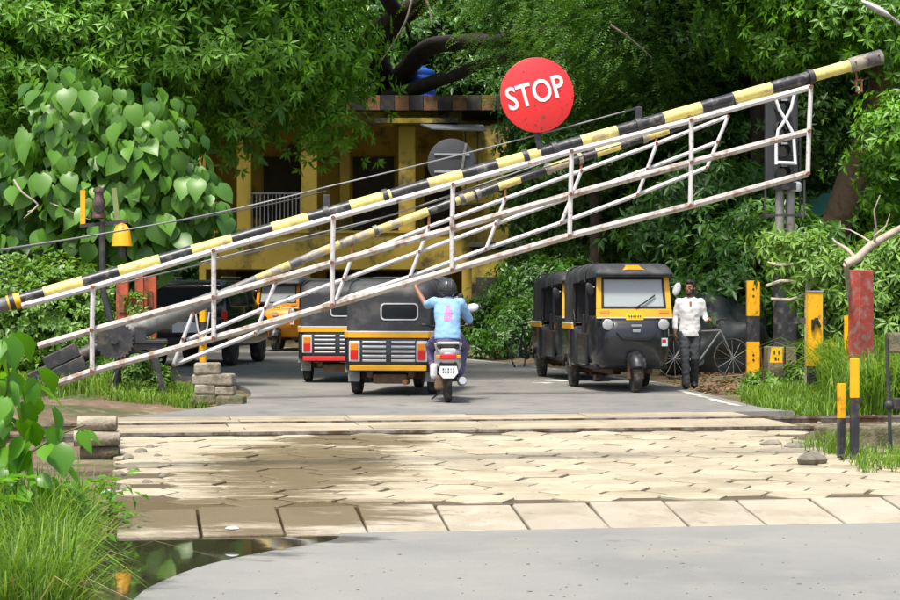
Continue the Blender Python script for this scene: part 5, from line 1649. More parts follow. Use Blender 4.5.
# ---- pedestrian, facing the crossing, head turned to his right (built facing +Y, then turned round)
PX = G(690, 388.5)
ped = thing('person', 'person in an untucked white shirt and dark jeans walking past the auto rickshaw', 'person', (PX.x, PX.y, 0), R(180 - 3))
b = MB()
limb(b, [(0, 0, .86), (0, 0, 1.0), (0, .01, 1.2), (0, 0, 1.34), (0, 0, 1.40)], [(.145, .10), (.125, .09), (.155, .10), (.15, .09), (.07, .07)])
b.tube([(0, -.005, 1.36), (0, .015, 1.47)], .052, 12)
hm = head(b, (0, .03, 1.545), R(-32))
HEADC = (0, .03, 1.545)
RA = [(-.165, 0, 1.335), (-.235, -.03, 1.09), (-.275, .14, 1.03), (-.285, .17, 1.045)]      # person's left arm, bent
LA = [(.165, 0, 1.335), (.225, -.02, 1.10), (.235, .06, .86), (.235, .065, .845)]
limb(b, RA, [.05, .042, .030, .028]); limb(b, LA, [.05, .042, .030, .028])
hand(b, RA[3], (-.12, .9, .25), (.5, .1, .8), (.8, 0, -.3), .8)
hand(b, LA[3], (.0, .15, -1), (-.2, 1, .1), (-1, 0, 0), .45)
leg_r = [(.085, 0, .86), (.078, .09, .47), (.072, .13, .09)]
leg_l = [(-.085, 0, .86), (-.080, .03, .46), (-.072, -.17, .11)]
for lg in (leg_r, leg_l):
    limb(b, lg, [.08, .055, .04])
    b.ell(Vector(lg[2]) + Vector((0, .04, -.03)), (.03, .07, .025))
remesh_obj('body', b, 'skin', ped, .0065, 3)
face_bits(ped, HEADC, hm)
sh = MB()
sh.tube([(0, 0, .80), (0, 0, .90), (0, .005, 1.05), (0, .012, 1.22), (0, .005, 1.33), (0, 0, 1.39), (0, 0, 1.41)], [(.172, .125), (.168, .125), (.155, .118), (.170, .122), (.165, .108), (.088, .08), (.068, .065)], 24, ref=(0, 1, .02))
for A in (RA, LA):
    q = Vector(A[1]).lerp(Vector(A[2]), .72)
    limb(sh, [Vector(A[0]) + Vector((0, 0, -.005)), Vector(A[0]).lerp(Vector(A[1]), .5), A[1], q], [.066, .056, .048, .042])
sh.ell((.095, 0, 1.345), (.10, .075, .045), rot=Matrix.Rotation(R(16), 3, 'Y')); sh.ell((-.095, 0, 1.345), (.10, .075, .045), rot=Matrix.Rotation(R(-16), 3, 'Y'))
shirt = remesh_obj('shirt', sh, 'shirt_white', ped, .011, 4, .0065, 10)
cl = MB()
for sx in (-1, 1):
    cl.add([(sx * .005, .105, 1.335), (sx * .062, .055, 1.415), (sx * .095, .06, 1.385), (sx * .05, .125, 1.30), (sx * .005, .098, 1.33), (sx * .062, .045, 1.405), (sx * .095, .05, 1.375), (sx * .05, .112, 1.295)], [(0, 1, 2, 3), (7, 6, 5, 4), (0, 4, 5, 1), (1, 5, 6, 2), (2, 6, 7, 3), (3, 7, 4, 0)])
cl.build('collar', M['shirt_white'], shirt, bevel=.003)
MB().add([(-.022, .121, 1.34), (.022, .121, 1.34), (.012, .136, 1.27), (-.012, .136, 1.27), (-.022, .10, 1.34), (.022, .10, 1.34), (.012, .11, 1.27), (-.012, .11, 1.27)], [(0, 1, 2, 3), (7, 6, 5, 4), (0, 4, 5, 1), (1, 5, 6, 2), (2, 6, 7, 3), (3, 7, 4, 0)]).build('open_neck', M['skin'], shirt)
tr = MB()
tr.tube([(0, 0, .80), (0, 0, .90), (0, 0, .97)], [(.165, .12), (.16, .12), (.15, .112)], 20, ref=(0, 1, .02))
for lg in (leg_r, leg_l):
    h, k, a = (Vector(v) for v in lg)
    limb(tr, [h, h.lerp(k, .5), k, k.lerp(a, .5), a + Vector((0, 0, -.02))], [.098, .085, .070, .063, .062])
remesh_obj('trousers', tr, 'jeans_grey', ped, .011, 4, .008, 11)
for lg in (leg_r, leg_l):
    a = Vector(lg[2]); sm_ = MB()
    back = lg is leg_l
    tz = .03
    sm_.ell((a.x, a.y + .0, .05), (.052, .075, .055)); sm_.ell((a.x, a.y + .10, .045), (.056, .125, .046)); sm_.ell((a.x, a.y - .02, .08), (.05, .055, .065))
    remesh_obj('shoe', sm_, 'shoe', ped, .009, 3)

# ---- scooter rider: left hand up on the far gate's skirt, right hand on the handlebar
rd = thing('person', 'helmeted person in a light blue shirt on the scooter, reaching up to the gate', 'person', (SC.x, SC.y, 0), R(1))
hipz, yo = .90, .36
b = MB()
SHZ = 1.33
limb(b, [(0, yo - .10, hipz - .02), (0, yo - .09, hipz + .14), (0, yo - .03, hipz + .32), (0, yo + .0, SHZ), (0, yo + .02, SHZ + .06)], [(.15, .115), (.135, .105), (.16, .11), (.155, .095), (.07, .07)])
b.tube([(0, yo + .01, SHZ + .02), (0, yo + .04, SHZ + .14)], .052, 12)
hm = head(b, (0, yo + .06, SHZ + .20), 0)
hand_t = Vector((P(417, 279, 27.95) - Vector((SC.x, SC.y, 0))))
SLL = Vector((-.175, yo + .0, SHZ + .02)); ELL = Vector((-.29, yo + .22, 1.30)); WRL = Vector((hand_t.x, yo + .36, 1.55))
SLR = Vector((.175, yo + .0, SHZ + .01)); ELR = Vector((.30, yo + .16, 1.10)); WRR = Vector((.315, yo + .36, 1.065))
limb(b, [SLL, ELL, WRL, WRL + Vector((0, .01, .02))], [.05, .042, .031, .028])
limb(b, [SLR, ELR, WRR, WRR + Vector((0, .01, 0))], [.05, .042, .031, .028])
hand(b, WRL + Vector((0, .01, .01)), (0, .3, 1), (1, 0, 0), (0, 1, -.2), .55)
hand(b, WRR, (.05, 1, -.15), (-1, 0, 0), (0, -.1, -1), 1.0)
legs = []
for sx in (-1, 1):
    h = Vector((sx * .10, yo - .08, hipz - .02)); k = Vector((sx * .225, yo + .36, .74)); a = Vector((sx * .165, yo + .30, .39))
    legs.append((h, k, a))
    limb(b, [h, k, a], [.09, .058, .042])
remesh_obj('body', b, 'skin', rd, .0065, 3)
hr = MB().ell((0, yo + .045, SHZ + .17), (.075, .085, .09), 14, 10).build('hair', M['hair'], rd, smooth=60)
sh = MB()
sh.tube([(0, yo - .11, hipz - .06), (0, yo - .10, hipz + .02), (0, yo - .085, hipz + .15), (0, yo - .035, hipz + .31), (0, yo - .005, SHZ), (0, yo + .01, SHZ + .055), (0, yo + .015, SHZ + .07)], [(.185, .15), (.180, .145), (.168, .130), (.186, .128), (.178, .110), (.10, .085), (.072, .07)], 24, ref=(0, 1, .02))
limb(sh, [SLL, SLL.lerp(ELL, .5), SLL.lerp(ELL, .82)], [.072, .068, .062])
limb(sh, [SLR, SLR.lerp(ELR, .5), SLR.lerp(ELR, .95)], [.072, .068, .062])
sh.ell((.10, yo, SHZ + .02), (.11, .085, .06)); sh.ell((-.10, yo, SHZ + .02), (.11, .085, .06))
shirt = remesh_obj('shirt', sh, 'shirt_blue', rd, .011, 4, .007, 9)
# pink print on the back of the shirt, laid on the cloth
sv = [v.co for v in shirt.data.vertices]
from mathutils.kdtree import KDTree
kd = KDTree(len(sv))
for i_, v in enumerate(sv): kd.insert(Vector((v.x, 0 if v.y < yo + .02 else 9, v.z)), i_)
kd.balance()
pr = MB(); nx_, nz_ = 9, 15
grid = []
for j in range(nz_):
    for i in range(nx_):
        x = -.055 + .11 * i / (nx_ - 1); z = 1.10 + .21 * j / (nz_ - 1)
        near = kd.find_n(Vector((x, 0, z)), 3)
        y = sum(sv[q[1]].y for q in near) / 3
        grid.append((x, y - .004, z))
fs = []
keep = ["011111110", "111101111", "110111011", "111101111", "011111110", "001111100", "011101110", "011111110", "001101100", "011111110", "001111100", "000111000", "001111100", "000111000"]
for j in range(nz_ - 1):
    for i in range(nx_ - 1):
        if keep[j][i] == '1': fs.append((j * nx_ + i, j * nx_ + i + 1, (j + 1) * nx_ + i + 1, (j + 1) * nx_ + i))
pr.add(grid, fs); pr.build('shirt_print', M['print_pink'], shirt, smooth=60)
tr = MB()
tr.tube([(0, yo - .12, hipz - .12), (0, yo - .10, hipz - .02), (0, yo - .09, hipz + .06)], [(.165, .15), (.165, .14), (.15, .125)], 20, ref=(0, 1, .02))
for (h, k, a) in legs:
    limb(tr, [h, h.lerp(k, .5), k, k.lerp(a, .5), a], [.105, .092, .078, .072, .075])
remesh_obj('trousers', tr, 'trousers_purple', rd, .011, 4, .008, 11)
for (h, k, a) in legs:
    sm_ = MB(); sm_.ell((a.x, a.y, .37), (.045, .06, .05)); sm_.ell((a.x, a.y + .08, .355), (.048, .11, .035))
    remesh_obj('shoe', sm_, 'shoe', rd, .009, 3)
hc = Vector((0, yo + .055, SHZ + .215))
mb = MB(); mb.ell(hc, (.128, .150, .135), 28, 20)
mb.v = [v for v in mb.v]
hl = mb.build('helmet', M['helmet'], rd, smooth=60)
MB().tube([hc + Vector((.129 * math.cos(a), .151 * math.sin(a), -.055 + .02 * math.sin(a))) * 1.0 for a in [2 * math.pi * k / 32 for k in range(33)]], .012, 8).build('rim', M['black_trim'], hl, smooth=60)
for sx in (-1, 0, 1):
    MB().tube([hc + Vector((sx * .05 + .0, -.150 * math.cos(a) * (1 - abs(sx) * .06), .137 * math.sin(a) * (1 - abs(sx) * .07))) for a in [R(-5 + 16 * k) for k in range(9)]], .008, 6).build('helmet_reflection', M['iron'] if sx else M['black_trim'], hl, smooth=60)  # thin stripes standing in for grey reflections on the shell
MB().ell(hc + Vector((0, .075, .0)), (.105, .085, .06), 20, 12).build('visor', M['dark_glass'], hl, smooth=60)
# ------------------------------------------------------------------ vegetation
def nrm(a):
    return a / (np.linalg.norm(a, axis=-1, keepdims=True) + 1e-9)
UP = np.array([0, 0, 1.0])
class Leaves:
    def __init__(s): s.V = []; s.F = []; s.T = []; s.n = 0
    def add(s, v, f, t):
        s.V.append(v.reshape(-1, 3)); s.F.append(f + s.n); s.T.append(t); s.n += v.reshape(-1, 3).shape[0]
    def kite(s, p, d, n, L, W, tint, fold=0.18, droop=0.12):
        d = nrm(d); sd = nrm(np.cross(d, n)); nn = np.cross(sd, d)
        L = L[:, None]; W = W[:, None]
        mid = p + d * L * 0.42
        tip = p + d * L - nn * L * droop
        v = np.stack([p, mid + sd * W / 2 + nn * W * fold, tip, mid - sd * W / 2 + nn * W * fold], 1)
        N = len(p); b = np.arange(N)[:, None] * 4
        f = np.concatenate([b + np.array([[0, 1, 2]]), b + np.array([[0, 2, 3]])], 1).reshape(-1, 3)
        s.add(v, f, np.repeat(tint, 2))
    def mesh(s, name, m):
        return fast_mesh(name, np.concatenate(s.V), np.concatenate(s.F), m, np.concatenate(s.T))
def rdir(n):
    return nrm(RNG.normal(size=(n, 3)))
def twigs(blobs, clump_area=.26, per=9, csize=.32, low=-.75):
    """clumped twig ends on lumpy ellipsoids -> positions, outward directions, clump tint"""
    Ps, Os, Ts = [], [], []
    for (x, y, z, rx, ry, rz) in blobs:
        area = 4 * math.pi * ((rx * ry) ** 1.6 / 3 + (rx * rz) ** 1.6 / 3 + (ry * rz) ** 1.6 / 3) ** (1 / 1.6)
        nc = max(6, int(area / clump_area))
        dr = rdir(nc * 2); dr = dr[dr[:, 2] > low][:nc]; nc = len(dr)
        lump = 1 + .16 * np.sin(dr[:, 0] * 5 + x) * np.cos(dr[:, 1] * 6 + y) + .12 * np.sin(dr[:, 2] * 9 + x * 3)
        rad = RNG.uniform(.72, 1.05, nc) * lump
        c = np.array([x, y, z]) + dr * np.array([rx, ry, rz]) * rad[:, None]
        t = RNG.uniform(0, .45, nc)
        off = RNG.normal(size=(nc, per, 3)) * np.array([csize, csize, csize * .55]) * RNG.uniform(.6, 1.3, (nc, 1, 1))
        p = c[:, None] + off
        o = nrm(dr[:, None] * .8 + nrm(off) * .7 + UP * .35)
        Ps.append(p.reshape(-1, 3)); Os.append(o.reshape(-1, 3)); Ts.append(np.repeat(t, per))
    return np.concatenate(Ps), np.concatenate(Os), np.concatenate(Ts)
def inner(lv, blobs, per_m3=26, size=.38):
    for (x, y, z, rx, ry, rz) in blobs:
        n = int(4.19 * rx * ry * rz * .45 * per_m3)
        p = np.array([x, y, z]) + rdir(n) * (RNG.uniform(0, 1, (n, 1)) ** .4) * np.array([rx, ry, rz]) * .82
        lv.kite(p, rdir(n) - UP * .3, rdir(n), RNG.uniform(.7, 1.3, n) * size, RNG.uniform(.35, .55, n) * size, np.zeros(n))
def whorls(lv, blobs, K=7, L=.17, W=.05, clump_area=.26, per=9, csize=.32, droop=.35, up=.3, low=-.75, fill=26, fsize=.38):
    p, o, t = twigs(blobs, clump_area, per, csize, low)
    n = len(p)
    ref = rdir(n); a = nrm(np.cross(o, ref)); b = np.cross(o, a)
    th = (np.arange(K) / K * 2 * math.pi)[None, :] + RNG.uniform(0, 6, (n, 1)) + RNG.normal(0, .25, (n, K))
    d = a[:, None] * np.cos(th)[..., None] + b[:, None] * np.sin(th)[..., None] + o[:, None] * RNG.uniform(.1, .7, (n, K, 1)) - UP * droop
    d = nrm(d)
    N = n * K
    nn = nrm(np.repeat(o, K, 0) + UP * up + RNG.normal(0, .25, (N, 3)))
    s = RNG.uniform(.7, 1.25, N)
    pp = np.repeat(p, K, 0) + d.reshape(-1, 3) * .015
    lv.kite(pp, d.reshape(-1, 3), nn, L * s, W * s * RNG.uniform(.85, 1.15, N), np.repeat(t, K) + RNG.uniform(0, .5, N) + (RNG.random(N) < .04) * .5)
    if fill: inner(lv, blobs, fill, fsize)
def fronds(lv, blobs, pairs=7, RL=.34, L=.075, W=.028, clump_area=.3, per=8, csize=.38, low=-.8, fill=22, fsize=.35):
    p, o, t = twigs(blobs, clump_area, per, csize, low)
    n = len(p)
    r = nrm(o * np.array([1, 1, .35]) + RNG.normal(0, .3, (n, 3)) - UP * .25)
    sd = nrm(np.cross(r, UP)); nn = np.cross(sd, r)
    tt = (np.arange(pairs) + .8) / pairs
    for sgn in (-1, 1):
        pos = p[:, None] + r[:, None] * (RL * tt)[None, :, None] - UP * (RL * .45 * tt ** 2)[None, :, None]
        d = sd[:, None] * sgn * .9 + r[:, None] * .45 - UP * .15 + RNG.normal(0, .12, (n, pairs, 3))
        N = n * pairs
        s = RNG.uniform(.75, 1.2, N) * np.tile(np.sin(tt * 2.4 + .5), n)
        lv.kite(pos.reshape(-1, 3), d.reshape(-1, 3), np.repeat(nn, pairs, 0) + RNG.normal(0, .15, (N, 3)), L * s, W * s, np.repeat(t, pairs) + RNG.uniform(0, .4, N), fold=.05)
    if fill: inner(lv, blobs, fill, fsize)
def pb(px, py, d, r, ry=None, rz=None):
    q = P(px, py, d)
    return (q.x, q.y, q.z, r, ry or r, rz or r * .85)
def rel(blobs, o): return [(x - o[0], y - o[1], z - o[2], a, b, c) for x, y, z, a, b, c in blobs]
def limbs(parent, paths, o, m, name='limb', n=10):
    for pts, r0, r1 in paths:
        pts = [Vector(p) - Vector(o) for p in pts]
        k = len(pts)
        # resample smoothly with a little wobble
        out = []
        for i in range(k - 1):
            p0, p1, p2, p3 = pts[max(i - 1, 0)], pts[i], pts[i + 1], pts[min(i + 2, k - 1)]
            for j in range(6):
                t = j / 6
                q = 0.5 * ((2 * p1) + (-p0 + p2) * t + (2 * p0 - 5 * p1 + 4 * p2 - p3) * t * t + (-p0 + 3 * p1 - 3 * p2 + p3) * t ** 3)
                w = mnoise.noise_vector(q * .7) * r0 * .35
                out.append(q + w)
        out.append(pts[-1])
        N = len(out)
        MB().tube(out, [r0 + (r1 - r0) * i / (N - 1) for i in range(N)], n).build(name, M[m], parent, smooth=60)

# ---- left tree with whorled leaves over the shrub
o = (-7.6, 36.5, 0)
lt_ = thing('broadleaf_tree', 'large tree with bright whorled leaflets spreading above the big leaved shrub', 'tree', o)
blobs = [pb(25, 25, 34, 1.7), pb(120, 45, 34, 1.5), pb(215, 35, 34, 1.7), pb(288, 40, 35, 1.4), pb(333, 88, 35.5, .6), pb(265, 95, 35, 1.0), pb(-60, 80, 34, 1.9), pb(10, 115, 34.5, 1.1),
         pb(60, -75, 35, 2.0), pb(200, -80, 35, 2.1), pb(295, -60, 35.5, 1.7), pb(235, 135, 35.5, .65), pb(325, 130, 36, .55), pb(150, 110, 34.6, .9), pb(-120, 0, 36, 2.2), pb(120, -40, 38, 2.4)]
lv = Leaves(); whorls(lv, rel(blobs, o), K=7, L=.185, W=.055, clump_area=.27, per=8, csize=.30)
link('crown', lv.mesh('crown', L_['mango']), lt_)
limbs(lt_, [([o, (-7.4, 36.4, 3), (-6.9, 36, 5.5), (-6.0, 35.8, 7.5)], .28, .12)], o, 'bark', 'trunk')
limbs(lt_, [([(-7.3, 36.3, 3.2), (-5.5, 35.8, 4.6), (-3.6, 35.2, 5.4)], .13, .04), ([(-7.2, 36.3, 3.8), (-8.8, 35.4, 5), (-9.8, 35, 6)], .12, .04), ([(-6.9, 36, 5.5), (-4.8, 35.4, 6.6), (-2.8, 35.2, 7.2)], .11, .03)], o, 'bark')
limbs(lt_, [([P(268, 55, 34.2), P(273, 66, 34.1), P(268, 75, 34.1), P(261, 82, 34)], .02, .006)], o, 'dead_wood', 'twig', 6)

# ---- big leaved shrub: heart shaped drooping leaves
def heart_mesh(name, m, seed, L=1.0, curl=.25):
    random.seed(seed)
    ts = [0, .12, .3, .5, .7, .86, 1.0]
    ws = [.16, .36, .44, .40, .27, .12, 0.0]
    V_ = []; F_ = []
    for t, w in zip(ts, ws):
        z = -curl * t * t
        back = -.09 if t == 0 else 0
        ym = t * L
        wob = 1 + random.uniform(-.06, .06)
        V_ += [(-w * wob, ym + back, z + w * .22), (0, ym, z), (w * wob, ym + back, z + w * .22)]
    for i in range(len(ts) - 1):
        a = i * 3
        F_ += [(a, a + 1, a + 4, a + 3), (a + 1, a + 2, a + 5, a + 4)]
    me = bpy.data.meshes.new(name); me.from_pydata(V_, [], F_)
    at = me.attributes.new('tint', 'FLOAT', 'FACE')
    tv = random.uniform(.1, .7)
    at.data.foreach_set('value', [tv] * len(F_))
    me.shade_smooth(); me.materials.append(m)
    return me
hearts = [heart_mesh('leaf', L_['heart'], k, curl=random.uniform(.15, .4)) for k in range(7)]
def leaf_matrix(p, d, n, s):
    d = Vector(d).normalized(); sd = d.cross(Vector(n)).normalized(); nn = sd.cross(d)
    m = Matrix((sd, d, nn)).transposed().to_4x4()
    return Matrix.Translation(p) @ m @ Matrix.Scale(s, 4)
def heart_plant(root, o, blobs, n, size, n_obj, meshes, m, front=(0, -1, 0)):
    sel = []
    fv = Vector(front)
    wts = [b[3] * b[5] for b in blobs]
    for k in range(n):
        b = random.choices(blobs, wts)[0]
        d0 = Vector(rdir(1)[0])
        rr = random.uniform(.5, 1.22)
        p = Vector((b[0] + d0.x * b[3] * rr, b[1] + d0.y * b[4] * rr, b[2] + d0.z * b[5] * rr))
        out = (d0 + Vector((0, 0, .15))).normalized()
        hang = Vector((out.x * .55, out.y * .55, -1.0 + random.uniform(-.15, .6))) + Vector(rdir(1)[0]) * .3
        nn = out + Vector((0, -.25, .5)) + Vector(rdir(1)[0]) * .65
        sel.append((p.y + .4 * random.random(), p, hang, nn, size * random.uniform(.5, 1.2)))
    sel.sort(key=lambda q: q[0])
    for q in sel[:n_obj]:
        lo = link('leaf', random.choice(meshes), root)
        lo.matrix_local = leaf_matrix(q[1], q[2], q[3], q[4])
    rest = sel[n_obj:]
    if rest:
        Vs, Fs, Ts = [], [], []
        nv = 0
        for q in rest:
            me = random.choice(meshes); mt = leaf_matrix(q[1], q[2], q[3], q[4])
            Vs += [tuple(mt @ v.co) for v in me.vertices]
            Fs += [tuple(i + nv for i in pl.vertices) for pl in me.polygons]
            Ts += [random.uniform(0, .7)] * len(me.polygons)
            nv += len(me.vertices)
        me = fast_mesh('foliage', np.array(Vs), np.array(Fs), m, np.array(Ts), smooth=True)
        fo = link('foliage', me, root); fo['kind'] = 'stuff'
o = (-5.4, 31.4, 0)
sh_ = thing('large_leaf_shrub', 'shrub of large drooping heart shaped leaves behind the lamp mast', 'shrub', o)
blobs = [pb(75, 115, 31, .75), pb(140, 140, 31, .85), pb(60, 180, 31, .85), pb(185, 190, 31, .55), pb(115, 205, 31, .85), pb(20, 175, 31.3, .65), pb(60, 85, 31.2, .4), pb(160, 230, 31.2, .6), pb(205, 220, 31.2, .4), pb(80, 235, 31.3, .7), pb(15, 240, 31.4, .6)]
heart_plant(sh_, o, rel(blobs, o), 1600, .32, 298, hearts, L_['heart'])
limbs(sh_, [([o, (-5.3, 31.4, 1.6), P(90, 180, 31.3), P(80, 100, 31.2)], .09, .03), ([(-5.3, 31.4, 1.4), P(140, 210, 31.3), P(150, 150, 31.2)], .06, .02), ([(-5.35, 31.4, 1.2), P(30, 220, 31.3), P(20, 180, 31.3)], .06, .02)], o, 'bark', 'stem', 8)
limbs(sh_, [([P(14, 180, 30.2), P(22, 192, 30.1), P(38, 205, 30.1), P(28, 212, 30.1)], .02, .01), ([P(38, 205, 30.1), P(30, 213, 30), P(24, 218, 30)], .015, .006), ([P(50, 203, 30.2), P(72, 212, 30.2), P(90, 220, 30.2)], .014, .006)], o, 'dead_wood', 'twig', 6)

# ---- hedge behind the pedestal
o = (-5.6, 30.3, 0)
hd = thing('hedge', 'thick light green small leaved hedge behind the counterweights', 'hedge', o)
blobs = [pb(15, 318, 30.2, .75), pb(65, 322, 30, .8), pb(104, 340, 29.9, .5), pb(-35, 320, 30.2, .8), pb(30, 365, 30, .7), pb(85, 372, 29.9, .6), pb(60, 285, 30.3, .5), pb(0, 290, 30.4, .6), pb(100, 300, 30.2, .4), pb(120, 375, 30.3, .3), pb(-50, 370, 30, .7)]
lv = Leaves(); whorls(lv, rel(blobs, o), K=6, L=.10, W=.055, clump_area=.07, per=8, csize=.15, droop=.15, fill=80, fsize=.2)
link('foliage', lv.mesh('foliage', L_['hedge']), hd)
limbs(hd, [([(o[0] + dx, o[1], -.1), (o[0] + dx + .1, o[1], .9)], .03, .012) for dx in (-.9, -.4, .1, .6, .9)], o, 'bark', 'stem', 6)
o = (-4.45, 28.8, 0)
cr = thing('creeper', 'yellow green creeper climbing the red iron channels', 'creeper', o)
lv = Leaves(); whorls(lv, rel([pb(137, 312, 28.85, .07, .05, .3), pb(137, 360, 28.75, .2, .15, .35), pb(130, 375, 28.7, .3, .2, .25), pb(155, 380, 28.9, .25, .2, .2)], o), K=5, L=.08, W=.04, clump_area=.02, per=6, csize=.07, fill=0)
link('foliage', lv.mesh('foliage', L_['vine']), cr)

# ---- rain tree behind the house: dark limbs over the roof, feathery canopy over the road
o = (-2.6, 67.3, 0)
rt = thing('rain_tree', 'huge old tree with thick dark limbs arching over the house roof', 'tree', o)
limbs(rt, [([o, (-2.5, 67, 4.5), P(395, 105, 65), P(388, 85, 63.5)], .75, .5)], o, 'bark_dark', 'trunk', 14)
limbs(rt, [([P(390, 95, 64), P(372, 48, 61.5), P(400, 18, 60), P(445, -20, 57)], .46, .28),
           ([P(396, 82, 63), P(425, 52, 60.5), P(470, 42, 58), P(520, 36, 56), P(560, 30, 54)], .34, .12),
           ([P(388, 97, 62.6), P(430, 84, 60.2), P(458, 74, 59), P(492, 60, 57.5), P(548, 54, 55), P(640, 52, 50)], .26, .07),
           ([P(445, -20, 57), P(480, -60, 50), P(470, -80, 42), P(460, -110, 34)], .28, .1),
           ([P(400, 18, 60), P(360, -40, 54), P(300, -90, 46), P(280, -100, 40)], .25, .08),
           ([P(412, 40, 59.5), P(408, 20, 59), P(425, 0, 58), P(422, -20, 57)], .08, .05),
           ([P(560, 30, 54), P(620, -10, 50), P(700, -40, 44)], .12, .05)], o, 'bark_dark', 'limb', 12)
limbs(rt, [([P(412, 0, 55), P(405, 22, 55), P(391, 47, 55), P(378, 66, 55)], .04, .012), ([P(426, 0, 55), P(430, 12, 55), P(431, 24, 55)], .05, .01), ([P(610, 25, 43), P(632, 40, 43), P(652, 58, 43)], .03, .012), ([P(516, 25, 53), P(510, 31, 53), P(498, 32, 53)], .05, .02)], o, 'dead_wood', 'twig', 6)
blobs = [pb(520, 25, 50, 1.2), pb(600, 45, 47, 1.5), pb(640, 20, 46, 1.5), pb(560, 70, 49, .9), pb(690, 55, 46, .9), pb(655, 90, 46, .8), pb(540, -30, 49, 1.8), pb(640, -50, 46, 2.0), pb(470, -40, 52, 1.4), pb(600, 95, 48, .8), pb(500, 85, 58, .5), pb(730, 0, 46, 1.2)]
lv = Leaves(); fronds(lv, rel(blobs, o), clump_area=.22, per=8, L=.10, W=.036, RL=.42)
link('crown', lv.mesh('crown', L_['feather']), rt)
# unseen canopy over the road, with blobs added to shade house and right trees
blobs = []
random.seed(11)
for (x, y, z) in ((-4.6, 33.0, 8.6), (-1.2, 32.4, 8.9), (2.2, 33.2, 8.8), (-3.0, 36.8, 9.2), (.8, 36.8, 9.4), (4.0, 38, 9.3), (-5.8, 39, 9.4), (-4.5, 44, 10.1), (-7.6, 43, 9.6), (-3, 50, 10.7), (-8.5, 49, 10.4), (-6.5, 53, 10.8), (-3.2, 54.5, 10.9), (-8.8, 55.5, 11), (-5.2, 57, 11.2), (-7.5, 59.5, 11.4), (-3.4, 60.5, 11.5), (-10.5, 52, 10.5), (5.6, 42.5, 10.2), (7.8, 45.5, 10.4), (9, 41, 10.2), (4.4, 40.6, 10.2), (5.4, 50, 10.8), (9.6, 48.5, 10.6), (3.6, 54, 11), (8.2, 53.5, 11), (11, 43, 10.4)):
    blobs.append((x, y, z, 2.0, 2.0, 1.0))
lv = Leaves(); whorls(lv, rel(blobs, o), K=6, L=.2, W=.085, clump_area=.30, per=6, csize=.35, fill=10, fsize=.5)
link('crown', lv.mesh('crown', L_['feather']), rt)

# ---- leaning pale trunk on the right
base = P(822, 330, 38); o = (base.x, 38, 0)
tr_ = thing('leaning_tree', 'tree with a sunlit pale brown trunk leaning behind the signal', 'tree', o)
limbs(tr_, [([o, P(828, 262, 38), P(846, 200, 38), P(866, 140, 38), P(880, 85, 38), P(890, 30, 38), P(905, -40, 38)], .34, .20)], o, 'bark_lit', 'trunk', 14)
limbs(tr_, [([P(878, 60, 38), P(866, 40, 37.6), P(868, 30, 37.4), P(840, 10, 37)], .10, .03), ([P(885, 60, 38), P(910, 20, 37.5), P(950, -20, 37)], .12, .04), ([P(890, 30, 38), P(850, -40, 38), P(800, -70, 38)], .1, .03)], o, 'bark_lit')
blobs = [pb(892, 150, 35, .6), pb(925, 130, 35, .9), pb(900, 190, 35.4, .5), pb(835, 22, 36.5, 1.0), pb(880, 10, 36, .9), pb(795, 45, 37.5, .9), pb(760, 8, 38, 1.1), pb(930, 40, 36, 1.1), pb(820, -50, 37, 1.6), pb(920, -40, 37, 1.6), pb(740, -50, 38, 1.5), pb(920, 220, 38, .8)]
lv = Leaves(); whorls(lv, rel(blobs, o), K=7, L=.18, W=.065, clump_area=.22, per=8, csize=.27)
link('crown', lv.mesh('crown', L_['mango']), tr_)

# ---- dark trees on the right, each with its own trunk and crown
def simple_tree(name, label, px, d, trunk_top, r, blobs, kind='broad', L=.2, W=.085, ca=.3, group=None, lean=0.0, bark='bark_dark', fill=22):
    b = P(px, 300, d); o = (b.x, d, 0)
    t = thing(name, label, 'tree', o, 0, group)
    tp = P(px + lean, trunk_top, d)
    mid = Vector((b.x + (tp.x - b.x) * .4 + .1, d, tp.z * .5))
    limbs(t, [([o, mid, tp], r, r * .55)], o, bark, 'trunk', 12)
    pts = []
    for bl in blobs[:4]:
        pts.append(([mid.lerp(tp, .6), (mid.lerp(tp, .8) + Vector(bl[:3])) / 2 + Vector((0, 0, -.3)), Vector(bl[:3])], r * .4, r * .12))
    limbs(t, pts, o, bark, 'limb', 8)
    lv = Leaves(); whorls(lv, rel(blobs, o), K=6, L=L, W=W, clump_area=ca, per=8, csize=.34, fill=fill)
    link('crown', lv.mesh('crown', L_[kind]), t)
    return t
simple_tree('dark_tree', 'tall dark leaved tree with straight trunk behind the lamp board', 755, 45, -20, .26,
            [pb(715, 25, 46, 1.7), pb(800, 130, 46, 1.2), pb(735, 110, 47.5, 1.5), pb(680, 95, 48, 1.6), pb(790, 30, 46, 1.4), pb(745, 200, 47, 1.4), pb(700, -50, 46, 2), pb(810, 220, 47, 1.2)])
simple_tree('dark_tree', 'dark leaved tree standing behind the two autos parked nose first', 640, 50, 40, .24,
            [pb(620, 170, 51, 1.7), pb(560, 140, 53, 1.5), pb(590, 230, 52, 1.4), pb(660, 190, 50, 1.5), pb(640, 110, 51, 1.7), pb(545, 210, 55, 1.2), pb(690, 280, 49, 1.2)])
simple_tree('slender_tree', 'slender grey trunked tree between the house and the parked autos', 592, 47.5, 120, .17,
            [pb(585, 140, 48, .8), pb(610, 160, 47, .7), pb(560, 165, 48, .6)], bark='bark', L=.16, W=.06)
simple_tree('young_tree', 'young tree with lit drooping leaves beyond the pedestrian', 700, 39.5, 200, .08,
            [pb(708, 195, 39.5, .75), pb(665, 235, 40, .7), pb(725, 235, 39, .6), pb(690, 275, 39.5, .6), pb(740, 190, 40, .6)], 'broad', L=.24, W=.085, ca=.16, bark='bark')
